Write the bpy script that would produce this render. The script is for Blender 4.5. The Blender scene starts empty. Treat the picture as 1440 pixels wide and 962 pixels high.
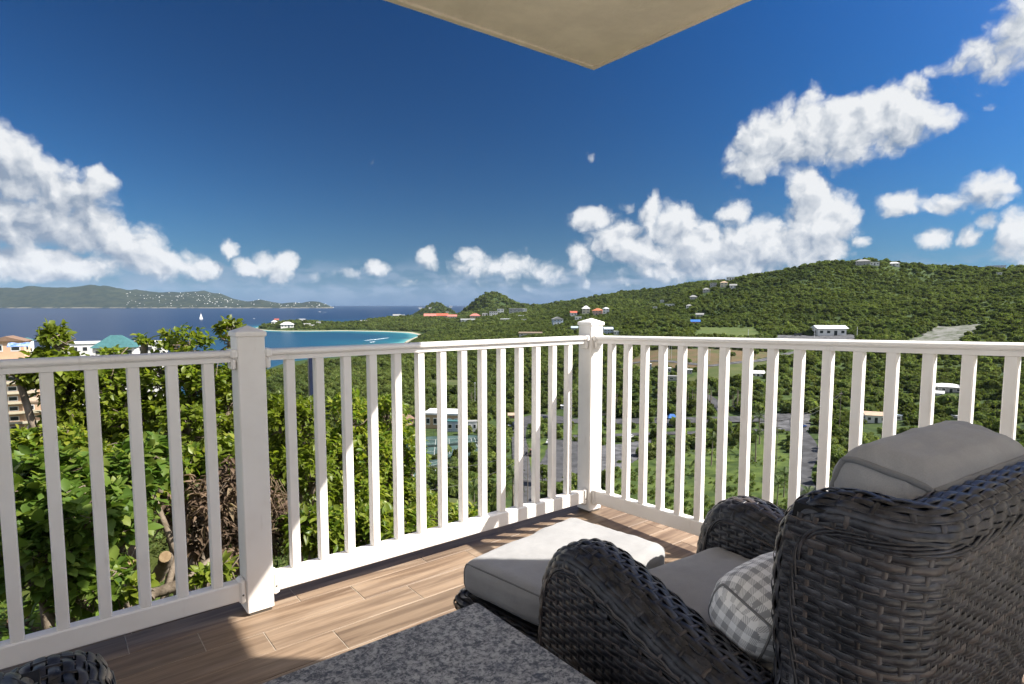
import bpy, bmesh, math, random
import numpy as np
from mathutils import Vector, Matrix

R = math.radians
random.seed(7)
rng = np.random.default_rng(7)
SC = bpy.context.scene
COL = SC.collection

# ------------------------------------------------------------------ camera
CAM_H = 1.2568
PITCH = 0.0869
FPX, CYPX = 839.13, 500.1          # focal length and principal row measured on the 1440 px wide photograph
cam_d = bpy.data.cameras.new("camera")
cam = bpy.data.objects.new("camera", cam_d)
COL.objects.link(cam)
cam.location = (0, 0, CAM_H)
cam.rotation_euler = (math.pi / 2 - PITCH, 0, 0)
cam_d.sensor_width = 36.0
cam_d.lens = 36.0 * FPX / 1440.0
cam_d.shift_y = (CYPX - 481.0) / 1440.0
cam_d.clip_start = 0.05
cam_d.clip_end = 60000.0
SC.camera = cam

# ------------------------------------------------------------------ sun, exposure
SUN_DIR = Vector((1.483, -0.101, 1.39)).normalized()      # towards the sun
SUN_EL = math.asin(SUN_DIR.z)
SUN_AZ = math.atan2(SUN_DIR.x, SUN_DIR.y)                 # clockwise from +Y
sun_d = bpy.data.lights.new("sun", 'SUN')
sun_d.energy = 2.05
sun_d.angle = R(0.53)
sun_d.color = (1.0, 0.94, 0.85)
sun = bpy.data.objects.new("sun", sun_d)
COL.objects.link(sun)
sun.rotation_euler = SUN_DIR.to_track_quat('Z', 'Y').to_euler()
SC.view_settings.view_transform = 'Standard'
SC.view_settings.look = 'None'
SC.view_settings.exposure = 2.5
SC.view_settings.gamma = 1.0
SC.cycles.max_bounces = 7
SC.cycles.diffuse_bounces = 4
SC.cycles.transparent_max_bounces = 12
SC.cycles.use_denoising = True

# ------------------------------------------------------------------ node helpers
def NN(nt, typ, **kw):
    n = nt.nodes.new(typ)
    for k, v in kw.items():
        setattr(n, k, v)
    return n

def _put(nt, sock, v):
    if isinstance(v, bpy.types.NodeSocket):
        nt.links.new(v, sock)
    elif v is not None:
        sock.default_value = v

def M_(nt, op, a, b=None, c=None, clamp=False):
    n = NN(nt, 'ShaderNodeMath', operation=op); n.use_clamp = clamp
    _put(nt, n.inputs[0], a); _put(nt, n.inputs[1], b); _put(nt, n.inputs[2], c)
    return n.outputs[0]

def V_(nt, op, a, b=None):
    n = NN(nt, 'ShaderNodeVectorMath', operation=op)
    _put(nt, n.inputs[0], a); _put(nt, n.inputs[1], b)
    return n.outputs['Value'] if op in ('DOT_PRODUCT', 'LENGTH') else n.outputs[0]

def SS(nt, x, a, b):                     # smoothstep
    n = NN(nt, 'ShaderNodeMapRange', interpolation_type='SMOOTHSTEP')
    _put(nt, n.inputs['Value'], x); n.inputs['From Min'].default_value = a; n.inputs['From Max'].default_value = b
    return n.outputs['Result']

def MIX(nt, f, a, b, mode='MIX'):
    n = NN(nt, 'ShaderNodeMix', data_type='RGBA', blend_type=mode)
    _put(nt, n.inputs[0], f); _put(nt, n.inputs[6], a); _put(nt, n.inputs[7], b)
    return n.outputs[2]

NDIM = ['3D']
def NOISE(nt, vec, scale, detail=4, rough=0.55, dist=0.0):
    n = NN(nt, 'ShaderNodeTexNoise'); n.noise_dimensions = NDIM[0]
    if vec is not None:
        nt.links.new(vec, n.inputs['Vector'])
    n.inputs['Scale'].default_value = scale; n.inputs['Detail'].default_value = detail
    n.inputs['Roughness'].default_value = rough; n.inputs['Distortion'].default_value = dist
    return n

def c4(c):
    return (c[0], c[1], c[2], 1.0)

# ------------------------------------------------------------------ world: Nishita sky with procedural cumulus
def azel(u, v):
    X = (u - 720) / FPX; Yd = (v - CYPX) / FPX
    dv = Vector((X, math.cos(PITCH) - Yd * math.sin(PITCH), -math.sin(PITCH) - Yd * math.cos(PITCH))).normalized()
    return math.atan2(dv.x, dv.y), math.asin(dv.z)

def sky_colour(nt, d, el):
    """clear sky: Nishita seen through a polariser (darkest 90 degrees from the sun), with the pale blue of moist air low down"""
    sky = NN(nt, 'ShaderNodeTexSky', sky_type='NISHITA')
    sky.sun_disc = False; sky.sun_elevation = SUN_EL; sky.sun_rotation = SUN_AZ
    sky.altitude = 60; sky.air_density = 1.0; sky.dust_density = 0.1; sky.ozone_density = 4.0
    hsv = NN(nt, 'ShaderNodeHueSaturation'); hsv.inputs['Saturation'].default_value = SKY_SAT; hsv.inputs['Value'].default_value = SKY_VAL
    nt.links.new(sky.outputs[0], hsv.inputs['Color'])
    cg = V_(nt, 'DOT_PRODUCT', d, tuple(SUN_DIR))
    pol = M_(nt, 'MULTIPLY_ADD', M_(nt, 'MULTIPLY', cg, cg), POL, 1.0 - POL)
    c = MIX(nt, 1.0, hsv.outputs[0], SKY_TINT, 'MULTIPLY')
    cp = V_(nt, 'SCALE', c); cp.node.inputs['Scale'].default_value = 1.0; nt.links.new(pol, cp.node.inputs['Scale'])
    f = M_(nt, 'POWER', 2.718, M_(nt, 'MULTIPLY', M_(nt, 'MAXIMUM', el, 0.0), -15.0))
    c = MIX(nt, M_(nt, 'MULTIPLY', f, 0.86), cp, em(0.095, 0.195, 0.385))
    # bright aureole of the air on the sun's side
    au = M_(nt, 'POWER', M_(nt, 'MAXIMUM', cg, 0.0), 11.0)
    return MIX(nt, au, c, em(3.5, 3.4, 3.3), 'ADD')

def em(r, g, b):           # a displayed (linear) sky colour as a value fed to the background
    k = 1.0 / (SKY_STRENGTH * 2 ** SC.view_settings.exposure)
    return (r * k, g * k, b * k, 1.0)

def puff_group():
    if 'puff' in bpy.data.node_groups: return bpy.data.node_groups['puff']
    g = bpy.data.node_groups.new('puff', 'ShaderNodeTree')
    for n, t in (('P', 'Vector'), ('C', 'Vector'), ('S', 'Vector'), ('W', 'Float'), ('B', 'Float'), ('F', 'Float')): g.interface.new_socket(n, in_out='INPUT', socket_type='NodeSocket' + t)
    g.interface.new_socket('F', in_out='OUTPUT', socket_type='NodeSocketFloat')
    i = g.nodes.new('NodeGroupInput').outputs; o = g.nodes.new('NodeGroupOutput')
    q = V_(g, 'MULTIPLY', V_(g, 'SUBTRACT', i['P'], i['C']), i['S'])
    b = M_(g, 'SUBTRACT', i['B'], M_(g, 'MULTIPLY', V_(g, 'DOT_PRODUCT', q, q), i['W']))
    g.links.new(M_(g, 'SMOOTH_MAX', b, i['F'], 0.3), o.inputs[0])
    return g

def cloud_shader(nt, d, az, el, skyc, blobs, generic):
    """one stretch of sky: clear sky and the clouds in it"""
    comb = NN(nt, 'ShaderNodeCombineXYZ'); nt.links.new(az, comb.inputs[0]); nt.links.new(el, comb.inputs[1])
    p0 = comb.outputs[0]
    n1 = NOISE(nt, p0, 16, 5, 0.6)
    w1 = V_(nt, 'SUBTRACT', n1.outputs['Color'], (0.5, 0.5, 0.5))
    p = V_(nt, 'ADD', p0, V_(nt, 'MULTIPLY', w1, (0.034, 0.026, 0)))
    if generic:
        gn_ = NOISE(nt, V_(nt, 'MULTIPLY', p, (1.0, 2.0, 0)), 4.0, 2, 0.5)
        lowel = M_(nt, 'SUBTRACT', 1.0, SS(nt, el, 0.25, 0.7))
        F = M_(nt, 'SUBTRACT', M_(nt, 'MULTIPLY', gn_.outputs['Fac'], 5.0), M_(nt, 'MULTIPLY_ADD', lowel, -1.8, 3.4))
    else:
        def field(pp):
            F = None
            for (u, v, ru, rv, wt) in blobs:
                a, e = azel(u, v)
                r_a = abs(azel(u + ru, v)[0] - azel(u - ru, v)[0]) / 2; r_e = abs(azel(u, v - rv)[1] - azel(u, v + rv)[1]) / 2
                g = NN(nt, 'ShaderNodeGroup'); g.node_tree = puff_group()
                nt.links.new(pp, g.inputs['P'])
                g.inputs['C'].default_value = (a, e, 0); g.inputs['S'].default_value = (1 / r_a, 1 / r_e, 0)
                g.inputs['W'].default_value = wt; g.inputs['B'].default_value = wt - (0.45 if wt < .58 else 0.0)
                if F is None: g.inputs['F'].default_value = -2.0
                else: nt.links.new(F, g.inputs['F'])
                F = g.outputs[0]
            return M_(nt, 'MAXIMUM', F, -2.0) if F is not None else -2.0
        F = field(p)
        Fs = field(V_(nt, 'ADD', p, (0.012, 0.022, 0)))       # the same puffs, looked at a little towards the sun
    vor = NN(nt, 'ShaderNodeTexVoronoi', feature='SMOOTH_F1', voronoi_dimensions='2D'); vor.inputs['Scale'].default_value = 30
    vor.inputs['Detail'].default_value = 3; vor.inputs['Roughness'].default_value = 0.55; vor.inputs['Smoothness'].default_value = 0.5
    nt.links.new(p, vor.inputs['Vector'])
    fb = NOISE(nt, p, 34, 6, 0.58, 0.1)
    bil = M_(nt, 'SUBTRACT', 0.5, vor.outputs['Distance'])
    dens = M_(nt, 'ADD', F, M_(nt, 'MULTIPLY', bil, 0.8))
    dens = M_(nt, 'ADD', dens, M_(nt, 'MULTIPLY', M_(nt, 'SUBTRACT', fb.outputs['Fac'], 0.5), 1.0))
    alpha = SS(nt, dens, -0.55, 0.60)
    # relief: the noise here against the noise a little towards the sun (up and to the right)
    ps = V_(nt, 'ADD', p, (0.010, 0.013, 0))
    fb2 = NOISE(nt, ps, 34, 4, 0.5, 0.1)
    vor2 = NN(nt, 'ShaderNodeTexVoronoi', feature='SMOOTH_F1', voronoi_dimensions='2D'); vor2.inputs['Scale'].default_value = 30
    vor2.inputs['Detail'].default_value = 2; vor2.inputs['Roughness'].default_value = 0.5; vor2.inputs['Smoothness'].default_value = 0.5
    nt.links.new(ps, vor2.inputs['Vector'])
    rel = M_(nt, 'ADD', M_(nt, 'SUBTRACT', fb.outputs['Fac'], fb2.outputs['Fac']), M_(nt, 'MULTIPLY', M_(nt, 'SUBTRACT', vor2.outputs['Distance'], vor.outputs['Distance']), 0.5))
    big = NOISE(nt, p0, 9, 2, 0.5)
    lit = M_(nt, 'MULTIPLY_ADD', rel, 1.1, 0.68)
    if not generic:
        lit = M_(nt, 'ADD', lit, M_(nt, 'MULTIPLY', M_(nt, 'MAXIMUM', M_(nt, 'SUBTRACT', F, Fs), -0.8), 0.42))
    lit = M_(nt, 'ADD', lit, M_(nt, 'MULTIPLY', M_(nt, 'SUBTRACT', big.outputs['Fac'], 0.5), 0.5))
    a0, e0 = azel(30, 285)                 # thick grey bank low in the left of the view
    q = V_(nt, 'MULTIPLY', V_(nt, 'SUBTRACT', p, (a0, e0, 0)), (1 / 0.19, 1 / 0.085, 0))
    bank = M_(nt, 'SUBTRACT', 1.0, SS(nt, V_(nt, 'DOT_PRODUCT', q, q), 0.1, 1.3))
    lit = M_(nt, 'SUBTRACT', lit, M_(nt, 'MULTIPLY', bank, 0.30), clamp=True)
    top = 2.0 if generic else 0.86           # front-lit clouds out of view, brightened to fill the shade
    cc = MIX(nt, lit, em(0.27, 0.34, 0.45), em(top, top * 1.02, top * 1.04))
    vn = NOISE(nt, V_(nt, 'MULTIPLY', p, (1.0, 2.6, 0)), 17, 6, 0.62)
    veil = M_(nt, 'MULTIPLY', SS(nt, vn.outputs['Fac'], 0.38, 0.66), M_(nt, 'SUBTRACT', 1.0, SS(nt, M_(nt, 'ABSOLUTE', M_(nt, 'SUBTRACT', el, 0.034)), 0.008, 0.045)))
    skyv = MIX(nt, M_(nt, 'MULTIPLY', veil, 0.6), skyc, em(0.30, 0.40, 0.55))
    al = M_(nt, 'MULTIPLY', alpha, SS(nt, el, -0.004, 0.03))
    bg = NN(nt, 'ShaderNodeBackground'); bg.inputs['Strength'].default_value = SKY_STRENGTH
    nt.links.new(MIX(nt, al, skyv, cc), bg.inputs['Color'])
    return bg.outputs[0]

def build_world():
    NDIM[0] = '2D'
    w = bpy.data.worlds.new("World"); SC.world = w; w.use_nodes = True
    nt = w.node_tree; nt.nodes.clear()
    out = NN(nt, 'ShaderNodeOutputWorld')
    tc = NN(nt, 'ShaderNodeTexCoord'); d = tc.outputs['Generated']
    sep = NN(nt, 'ShaderNodeSeparateXYZ'); nt.links.new(d, sep.inputs[0]); x, y, z = sep.outputs
    az = M_(nt, 'ARCTAN2', x, y)
    el = M_(nt, 'ARCSINE', z); skyc = sky_colour(nt, d, el)
    cur = cloud_shader(nt, d, az, el, skyc, None, True)
    lims = [-1.0, -0.50, -0.15, 0.22, 0.40, 0.52, 0.64, 1.0]
    for lo, hi in zip(lims[:-1], lims[1:]):
        def near(b):
            a, e = azel(b[0], b[1]); r = abs(azel(b[0] + b[2], b[1])[0] - azel(b[0] - b[2], b[1])[0]) / 2
            m = r * 1.25 + 0.03
            return a + m > lo and a - m < hi
        bl = [b for b in CLOUDS if near(b)]
        sh = cloud_shader(nt, d, az, el, skyc, bl, False)
        f = M_(nt, 'MULTIPLY', M_(nt, 'GREATER_THAN', az, lo), M_(nt, 'LESS_THAN', az, hi))
        f = M_(nt, 'MULTIPLY', f, M_(nt, 'MULTIPLY', M_(nt, 'GREATER_THAN', z, -0.03), M_(nt, 'LESS_THAN', z, 0.60)))
        mx = NN(nt, 'ShaderNodeMixShader'); nt.links.new(f, mx.inputs[0]); nt.links.new(cur, mx.inputs[1]); nt.links.new(sh, mx.inputs[2]); cur = mx.outputs[0]
    nt.links.new(cur, out.inputs[0])
    NDIM[0] = '3D'
    w.cycles.sampling_method = 'MANUAL'; w.cycles.sample_map_resolution = 256
SKY_STRENGTH = 0.05
SKY_SAT, SKY_VAL, SKY_TINT = 1.28, 0.68, (0.34, 0.72, 1.02, 1)
POL = 0.74
CLOUDS = [  # photograph px: centre, radii, weight
    (8, 215, 62, 44, 1.3), (40, 250, 80, 40, 1.3), (85, 275, 90, 36, 1.2), (142, 260, 30, 24, 1.1), (30, 310, 125, 46, 1.35), (120, 322, 76, 40, 1.3), (175, 345, 70, 36, 1.25), (215, 370, 88, 24, 1.1),
    (50, 372, 140, 26, 1.6), (285, 378, 30, 18, 1.1), (325, 352, 15, 13, .9), (350, 376, 26, 14, 1.1), (372, 372, 18, 20, 1.1), (398, 378, 22, 24, 1.2), (500, 384, 40, 9, .55), (530, 378, 20, 13, .8),
    (600, 366, 18, 20, .95), (668, 372, 32, 20, .85), (720, 376, 55, 16, .8), (765, 380, 35, 12, .6), (643, 395, 22, 13, .55), (700, 398, 35, 9, .5), (815, 364, 20, 26, 1.0), (733, 352, 9, 9, .4),
    (835, 308, 36, 18, 1.1), (866, 335, 42, 28, 1.3), (900, 354, 55, 26, 1.4), (915, 298, 20, 28, 1.1), (950, 320, 40, 40, 1.3), (985, 352, 70, 38, 1.5), (1032, 302, 24, 22, 1.0), (1060, 345, 70, 42, 1.6),
    (1135, 268, 34, 42, 1.3), (1155, 310, 62, 44, 1.6), (1130, 350, 70, 34, 1.5), (880, 292, 22, 8, .5), (1000, 378, 130, 18, 1.1),
    (450, 392, 26, 9, .45), (560, 398, 30, 9, .4), (620, 392, 14, 8, .45), (770, 396, 40, 10, .5), (830, 400, 40, 9, .45), (420, 398, 18, 8, .4), (745, 402, 30, 8, .45), (880, 398, 40, 8, .45),
    (1062, 222, 48, 40, 1.4), (1100, 198, 66, 54, 1.5), (1150, 182, 66, 48, 1.5), (1150, 140, 16, 24, .8), (1205, 175, 66, 46, 1.4), (1258, 165, 64, 54, 1.5), (1285, 135, 34, 34, 1.0), (1310, 170, 36, 22, .8), (1185, 218, 50, 24, .9), (1185, 150, 22, 18, .7),
    (1270, 285, 38, 18, .9), (1330, 290, 34, 13, .8), (1385, 270, 42, 28, .9), (1392, 310, 16, 13, .7), (1365, 330, 18, 13, .7), (1312, 335, 32, 15, .8), (1430, 335, 32, 44, 1.1), (1400, 80, 62, 34, .8), (1345, 92, 40, 12, .6), (1435, 40, 50, 60, .9), (1378, 122, 18, 18, .5), (1210, 342, 16, 8, .6), (1395, 150, 18, 9, .4), (830, 220, 12, 8, .35), (518, 228, 6, 4, .3)]
build_world()
# ------------------------------------------------------------------ object helpers
def link(name, mesh, m=None, parent=None, smooth=False):
    o = bpy.data.objects.new(name, mesh); COL.objects.link(o)
    if m is not None and len(mesh.materials) == 0:
        for k in (m if isinstance(m, (list, tuple)) else [m]):
            mesh.materials.append(k)
    if smooth and len(mesh.polygons):
        mesh.polygons.foreach_set('use_smooth', [True] * len(mesh.polygons))
    if parent is not None:
        o.parent = parent
    return o

def thing(name, label, cat, loc=(0, 0, 0), rz=0.0, group=None):
    o = bpy.data.objects.new(name, None); COL.objects.link(o)
    o.empty_display_size = 0.1
    o.location = loc; o.rotation_euler = (0, 0, rz)
    o['label'] = label; o['category'] = cat
    if group: o['group'] = group
    return o

def tag(o, label, cat, group=None):
    o['label'] = label; o['category'] = cat
    if group: o['group'] = group
    return o

def structure(o):
    o['kind'] = 'structure'; return o

def stuff(o):
    o['kind'] = 'stuff'; return o

def copy_tree(o, parent=None):
    kids = [k for k in o.children]
    c = o.copy(); COL.objects.link(c)
    if parent is not None:
        c.parent = parent
    for k in kids:
        copy_tree(k, c)
    return c

class MB:
    """collects faces; build() makes one mesh"""
    def __init__(s):
        s.v = []; s.f = []; s.m = []; s.n = 0; s.uv = None
    def add(s, vs, fs, mi=0):
        vs = np.asarray(vs, float); s.v.append(vs)
        for f in fs:
            s.f.append([i + s.n for i in f]); s.m.append(mi)
        s.n += len(vs); return s
    def box(s, x0, x1, y0, y1, z0, z1, mi=0, M=None):
        vs = np.array([(x, y, z) for z in (z0, z1) for y in (y0, y1) for x in (x0, x1)], float)
        if M is not None: vs = tf(vs, M)
        return s.add(vs, [(0, 2, 3, 1), (4, 5, 7, 6), (0, 1, 5, 4), (2, 6, 7, 3), (0, 4, 6, 2), (1, 3, 7, 5)], mi)
    def bbox(s, x0, x1, y0, y1, z0, z1, b, mi=0):
        """box with bevelled vertical and top/bottom edges"""
        lv = [(z0, b), (z0 + b, 0), (z1 - b, 0), (z1, b)]
        def ring(z, i):
            c = b + (i * 0.6 if i else 0)
            return [(x0 + c, y0 + i, z), (x1 - c, y0 + i, z), (x1 - i, y0 + c, z), (x1 - i, y1 - c, z), (x1 - c, y1 - i, z), (x0 + c, y1 - i, z), (x0 + i, y1 - c, z), (x0 + i, y0 + c, z)]
        vs = []; fs = []
        for z, i in lv: vs += ring(z, i)
        for k in range(3):
            for j in range(8):
                fs.append((k * 8 + j, k * 8 + (j + 1) % 8, k * 8 + 8 + (j + 1) % 8, k * 8 + 8 + j))
        fs.append(tuple(range(7, -1, -1))); fs.append(tuple(range(24, 32)))
        return s.add(vs, fs, mi)
    def tube(s, pts, rad, sides=6, mi=0, cap=True):
        pts = np.asarray(pts, float); n = len(pts)
        rad = np.broadcast_to(np.asarray(rad, float), (n,))
        vs, fs = sweep(pts, [(math.cos(2 * math.pi * k / sides), math.sin(2 * math.pi * k / sides)) for k in range(sides)], rad)
        if cap:
            fs = fs + [tuple(range(sides - 1, -1, -1)), tuple(range((n - 1) * sides, n * sides))]
        return s.add(vs, fs, mi)
    def prism(s, poly, y0, y1, mi=0, M=None):
        """poly in xz extruded along y"""
        n = len(poly)
        vs = np.array([(x, y0, z) for x, z in poly] + [(x, y1, z) for x, z in poly], float)
        if M is not None: vs = tf(vs, M)
        fs = [tuple(range(n)), tuple(range(2 * n - 1, n - 1, -1))] + [(j, n + j, n + (j + 1) % n, (j + 1) % n) for j in range(n)]
        return s.add(vs, fs, mi)
    def mesh(s, name):
        me = bpy.data.meshes.new(name)
        if s.v:
            me.from_pydata(np.concatenate(s.v).tolist(), [], s.f)
            if any(s.m):
                me.polygons.foreach_set('material_index', s.m)
            me.update()
        return me
    def build(s, name, m, parent=None, smooth=False):
        return link(name, s.mesh(name), m, parent, smooth)

def tf(vs, M):
    vs = np.asarray(vs, float)
    A = np.array(M.to_3x3()); t = np.array(M.translation)
    return vs @ A.T + t

def sweep(pts, prof, rad, up=None, closed=True):
    """sweep a profile (list of 2-D points) along pts"""
    pts = np.asarray(pts, float); n = len(pts); k = len(prof)
    T = np.gradient(pts, axis=0); T /= np.linalg.norm(T, axis=1)[:, None] + 1e-12
    N = np.zeros_like(T)
    a = np.array([0, 0, 1.0]) if abs(T[0][2]) < 0.9 else np.array([1.0, 0, 0])
    nn = np.cross(T[0], a); nn /= np.linalg.norm(nn); N[0] = nn
    for i in range(1, n):
        v = N[i - 1] - T[i] * (N[i - 1] @ T[i]); l = np.linalg.norm(v); N[i] = v / l if l > 1e-9 else N[i - 1]
    B = np.cross(T, N)
    prof = np.asarray(prof, float); rad = np.asarray(rad)
    vs = (pts[:, None, :] + rad[:, None, None] * (prof[None, :, 0, None] * N[:, None, :] + prof[None, :, 1, None] * B[:, None, :])).reshape(-1, 3)
    fs = []
    for i in range(n - 1):
        for j in range(k if closed else k - 1):
            j2 = (j + 1) % k
            fs.append((i * k + j, i * k + j2, (i + 1) * k + j2, (i + 1) * k + j))
    return vs, fs

def np_mesh(name, V, Fq):
    """fast mesh from equal-sized faces"""
    me = bpy.data.meshes.new(name)
    V = np.asarray(V, np.float32); Fq = np.asarray(Fq, np.int32); k = Fq.shape[1]
    me.vertices.add(len(V)); me.vertices.foreach_set('co', V.ravel())
    me.loops.add(Fq.size); me.loops.foreach_set('vertex_index', Fq.ravel())
    me.polygons.add(len(Fq)); me.polygons.foreach_set('loop_start', np.arange(0, Fq.size, k, dtype=np.int32))
    try:
        me.polygons.foreach_set('loop_total', np.full(len(Fq), k, np.int32))
    except Exception:
        pass
    me.update(calc_edges=True); me.validate()
    return me

# ------------------------------------------------------------------ materials
def mat(name, col, rough=0.6, spec=0.5, var=0.0, vscale=5.0, bump=0.0, bscale=40.0, col2=None, coords='Object', rand=0.0, metallic=0.0, mapscale=(1, 1, 1), detail=5):
    m = bpy.data.materials.new(name); m.use_nodes = True
    nt = m.node_tree; bs = nt.nodes['Principled BSDF']
    bs.inputs['Roughness'].default_value = rough; bs.inputs['Specular IOR Level'].default_value = spec; bs.inputs['Metallic'].default_value = metallic
    tc = NN(nt, 'ShaderNodeTexCoord'); mp = NN(nt, 'ShaderNodeMapping'); mp.inputs['Scale'].default_value = mapscale
    nt.links.new(tc.outputs[coords], mp.inputs[0]); vec = mp.outputs[0]
    c = None
    if col2 is not None or var:
        n = NOISE(nt, vec, vscale, detail, 0.6)
        a = c4(col) if col2 is not None else c4([x * (1 - var) for x in col]); b = c4(col2) if col2 is not None else c4([min(1, x * (1 + var)) for x in col])
        c = MIX(nt, SS(nt, n.outputs['Fac'], 0.3, 0.7), a, b)
    else:
        bs.inputs['Base Color'].default_value = c4(col)
    if rand:
        oi = NN(nt, 'ShaderNodeObjectInfo')
        k = M_(nt, 'MULTIPLY_ADD', oi.outputs['Random'], 2 * rand, 1 - rand)
        hs = NN(nt, 'ShaderNodeHueSaturation'); nt.links.new(k, hs.inputs['Value'])
        if c is None: hs.inputs['Color'].default_value = c4(col)
        else: nt.links.new(c, hs.inputs['Color'])
        c = hs.outputs[0]
    if c is not None:
        nt.links.new(c, bs.inputs['Base Color'])
    if bump:
        nb = NOISE(nt, vec, bscale, 4, 0.6)
        bp = NN(nt, 'ShaderNodeBump'); bp.inputs['Strength'].default_value = bump; bp.inputs['Distance'].default_value = 0.01
        nt.links.new(nb.outputs['Fac'], bp.inputs['Height']); nt.links.new(bp.outputs[0], bs.inputs['Normal'])
    return m

def leaf_mat(name, dark, light, yellow=None, rough=0.45, trans=0.35, rand=0.15, vscale=3.0, coords='Object', spec=0.35, patch=0.0):
    m = bpy.data.materials.new(name); m.use_nodes = True
    nt = m.node_tree; bs = nt.nodes['Principled BSDF']; out = nt.nodes['Material Output']
    bs.inputs['Roughness'].default_value = rough; bs.inputs['Specular IOR Level'].default_value = spec
    tc = NN(nt, 'ShaderNodeTexCoord'); oi = NN(nt, 'ShaderNodeObjectInfo'); geo = NN(nt, 'ShaderNodeNewGeometry')
    n = NOISE(nt, tc.outputs[coords], vscale, 3, 0.6)
    isl = geo.outputs['Random Per Island']
    f = M_(nt, 'ADD', M_(nt, 'MULTIPLY', isl, 0.55), M_(nt, 'MULTIPLY', SS(nt, n.outputs['Fac'], 0.3, 0.7), 0.45))
    c = MIX(nt, f, c4(dark), c4(light))
    if yellow is not None:
        c = MIX(nt, SS(nt, M_(nt, 'ADD', M_(nt, 'MULTIPLY', isl, 0.5), M_(nt, 'MULTIPLY', oi.outputs['Random'], 0.5)), 0.45, 0.95), c, c4(yellow))
    hs = NN(nt, 'ShaderNodeHueSaturation'); nt.links.new(c, hs.inputs['Color'])
    nt.links.new(M_(nt, 'MULTIPLY_ADD', oi.outputs['Random'], 2 * rand, 1 - rand), hs.inputs['Value'])
    nt.links.new(M_(nt, 'MULTIPLY_ADD', oi.outputs['Random'], 0.045, 0.475), hs.inputs['Hue'])
    if patch:                                       # stands of drier and of darker trees across the slopes
        pn = NOISE(nt, geo.outputs['Position'], 0.011, 5, 0.6); pf = SS(nt, pn.outputs['Fac'], 0.36, 0.64)
        c2 = MIX(nt, pf, c4((1 - patch, 1 - patch, 1 - patch * .8)), c4((1 + patch * 1.25, 1 + patch * .9, 1 + patch * .7)))
        c2 = MIX(nt, 1.0, hs.outputs[0], c2, 'MULTIPLY')
    else:
        c2 = hs.outputs[0]
    nt.links.new(c2, bs.inputs['Base Color'])
    if trans:
        tr = NN(nt, 'ShaderNodeBsdfTranslucent'); nt.links.new(MIX(nt, 1.0, c2, (1.15, 1.2, 0.6, 1), 'MULTIPLY'), tr.inputs[0])
        mx = NN(nt, 'ShaderNodeMixShader'); mx.inputs[0].default_value = trans
        nt.links.new(bs.outputs[0], mx.inputs[1]); nt.links.new(tr.outputs[0], mx.inputs[2]); nt.links.new(mx.outputs[0], out.inputs[0])
    return m

# ------------------------------------------------------------------ placing: photograph pixel -> point in the place
CP, SP = math.cos(PITCH), math.sin(PITCH)
def ray(u, v):
    X = (u - 720) / FPX; Yd = (v - CYPX) / FPX
    return np.array([X, CP - Yd * SP, -SP - Yd * CP])
def at(u, v, D):                        # point on the pixel's ray at forward distance D
    d = ray(u, v); return d * (D / d[1]) + np.array([0, 0, CAM_H])
def atz(u, v, z):
    d = ray(u, v); return d * ((z - CAM_H) / d[2]) + np.array([0, 0, CAM_H])

# ------------------------------------------------------------------ value noise and terrain
_lat = np.random.default_rng(3).random((256, 256))
def vnoise(x, y):
    xi = np.floor(x).astype(int); yi = np.floor(y).astype(int); fx = x - xi; fy = y - yi
    fx = fx * fx * (3 - 2 * fx); fy = fy * fy * (3 - 2 * fy)
    a = _lat[xi & 255, yi & 255]; b = _lat[(xi + 1) & 255, yi & 255]; c = _lat[xi & 255, (yi + 1) & 255]; d = _lat[(xi + 1) & 255, (yi + 1) & 255]
    return (a * (1 - fx) + b * fx) * (1 - fy) + (c * (1 - fx) + d * fx) * fy
def fbm(x, y, s, o=4):
    t = 0; a = 1; n = 0
    for i in range(o):
        t = t + a * vnoise(x / s + 17.3 * i, y / s + 9.1 * i); n += a; a *= 0.5; s /= 2.03
    return t / n - 0.5

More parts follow.
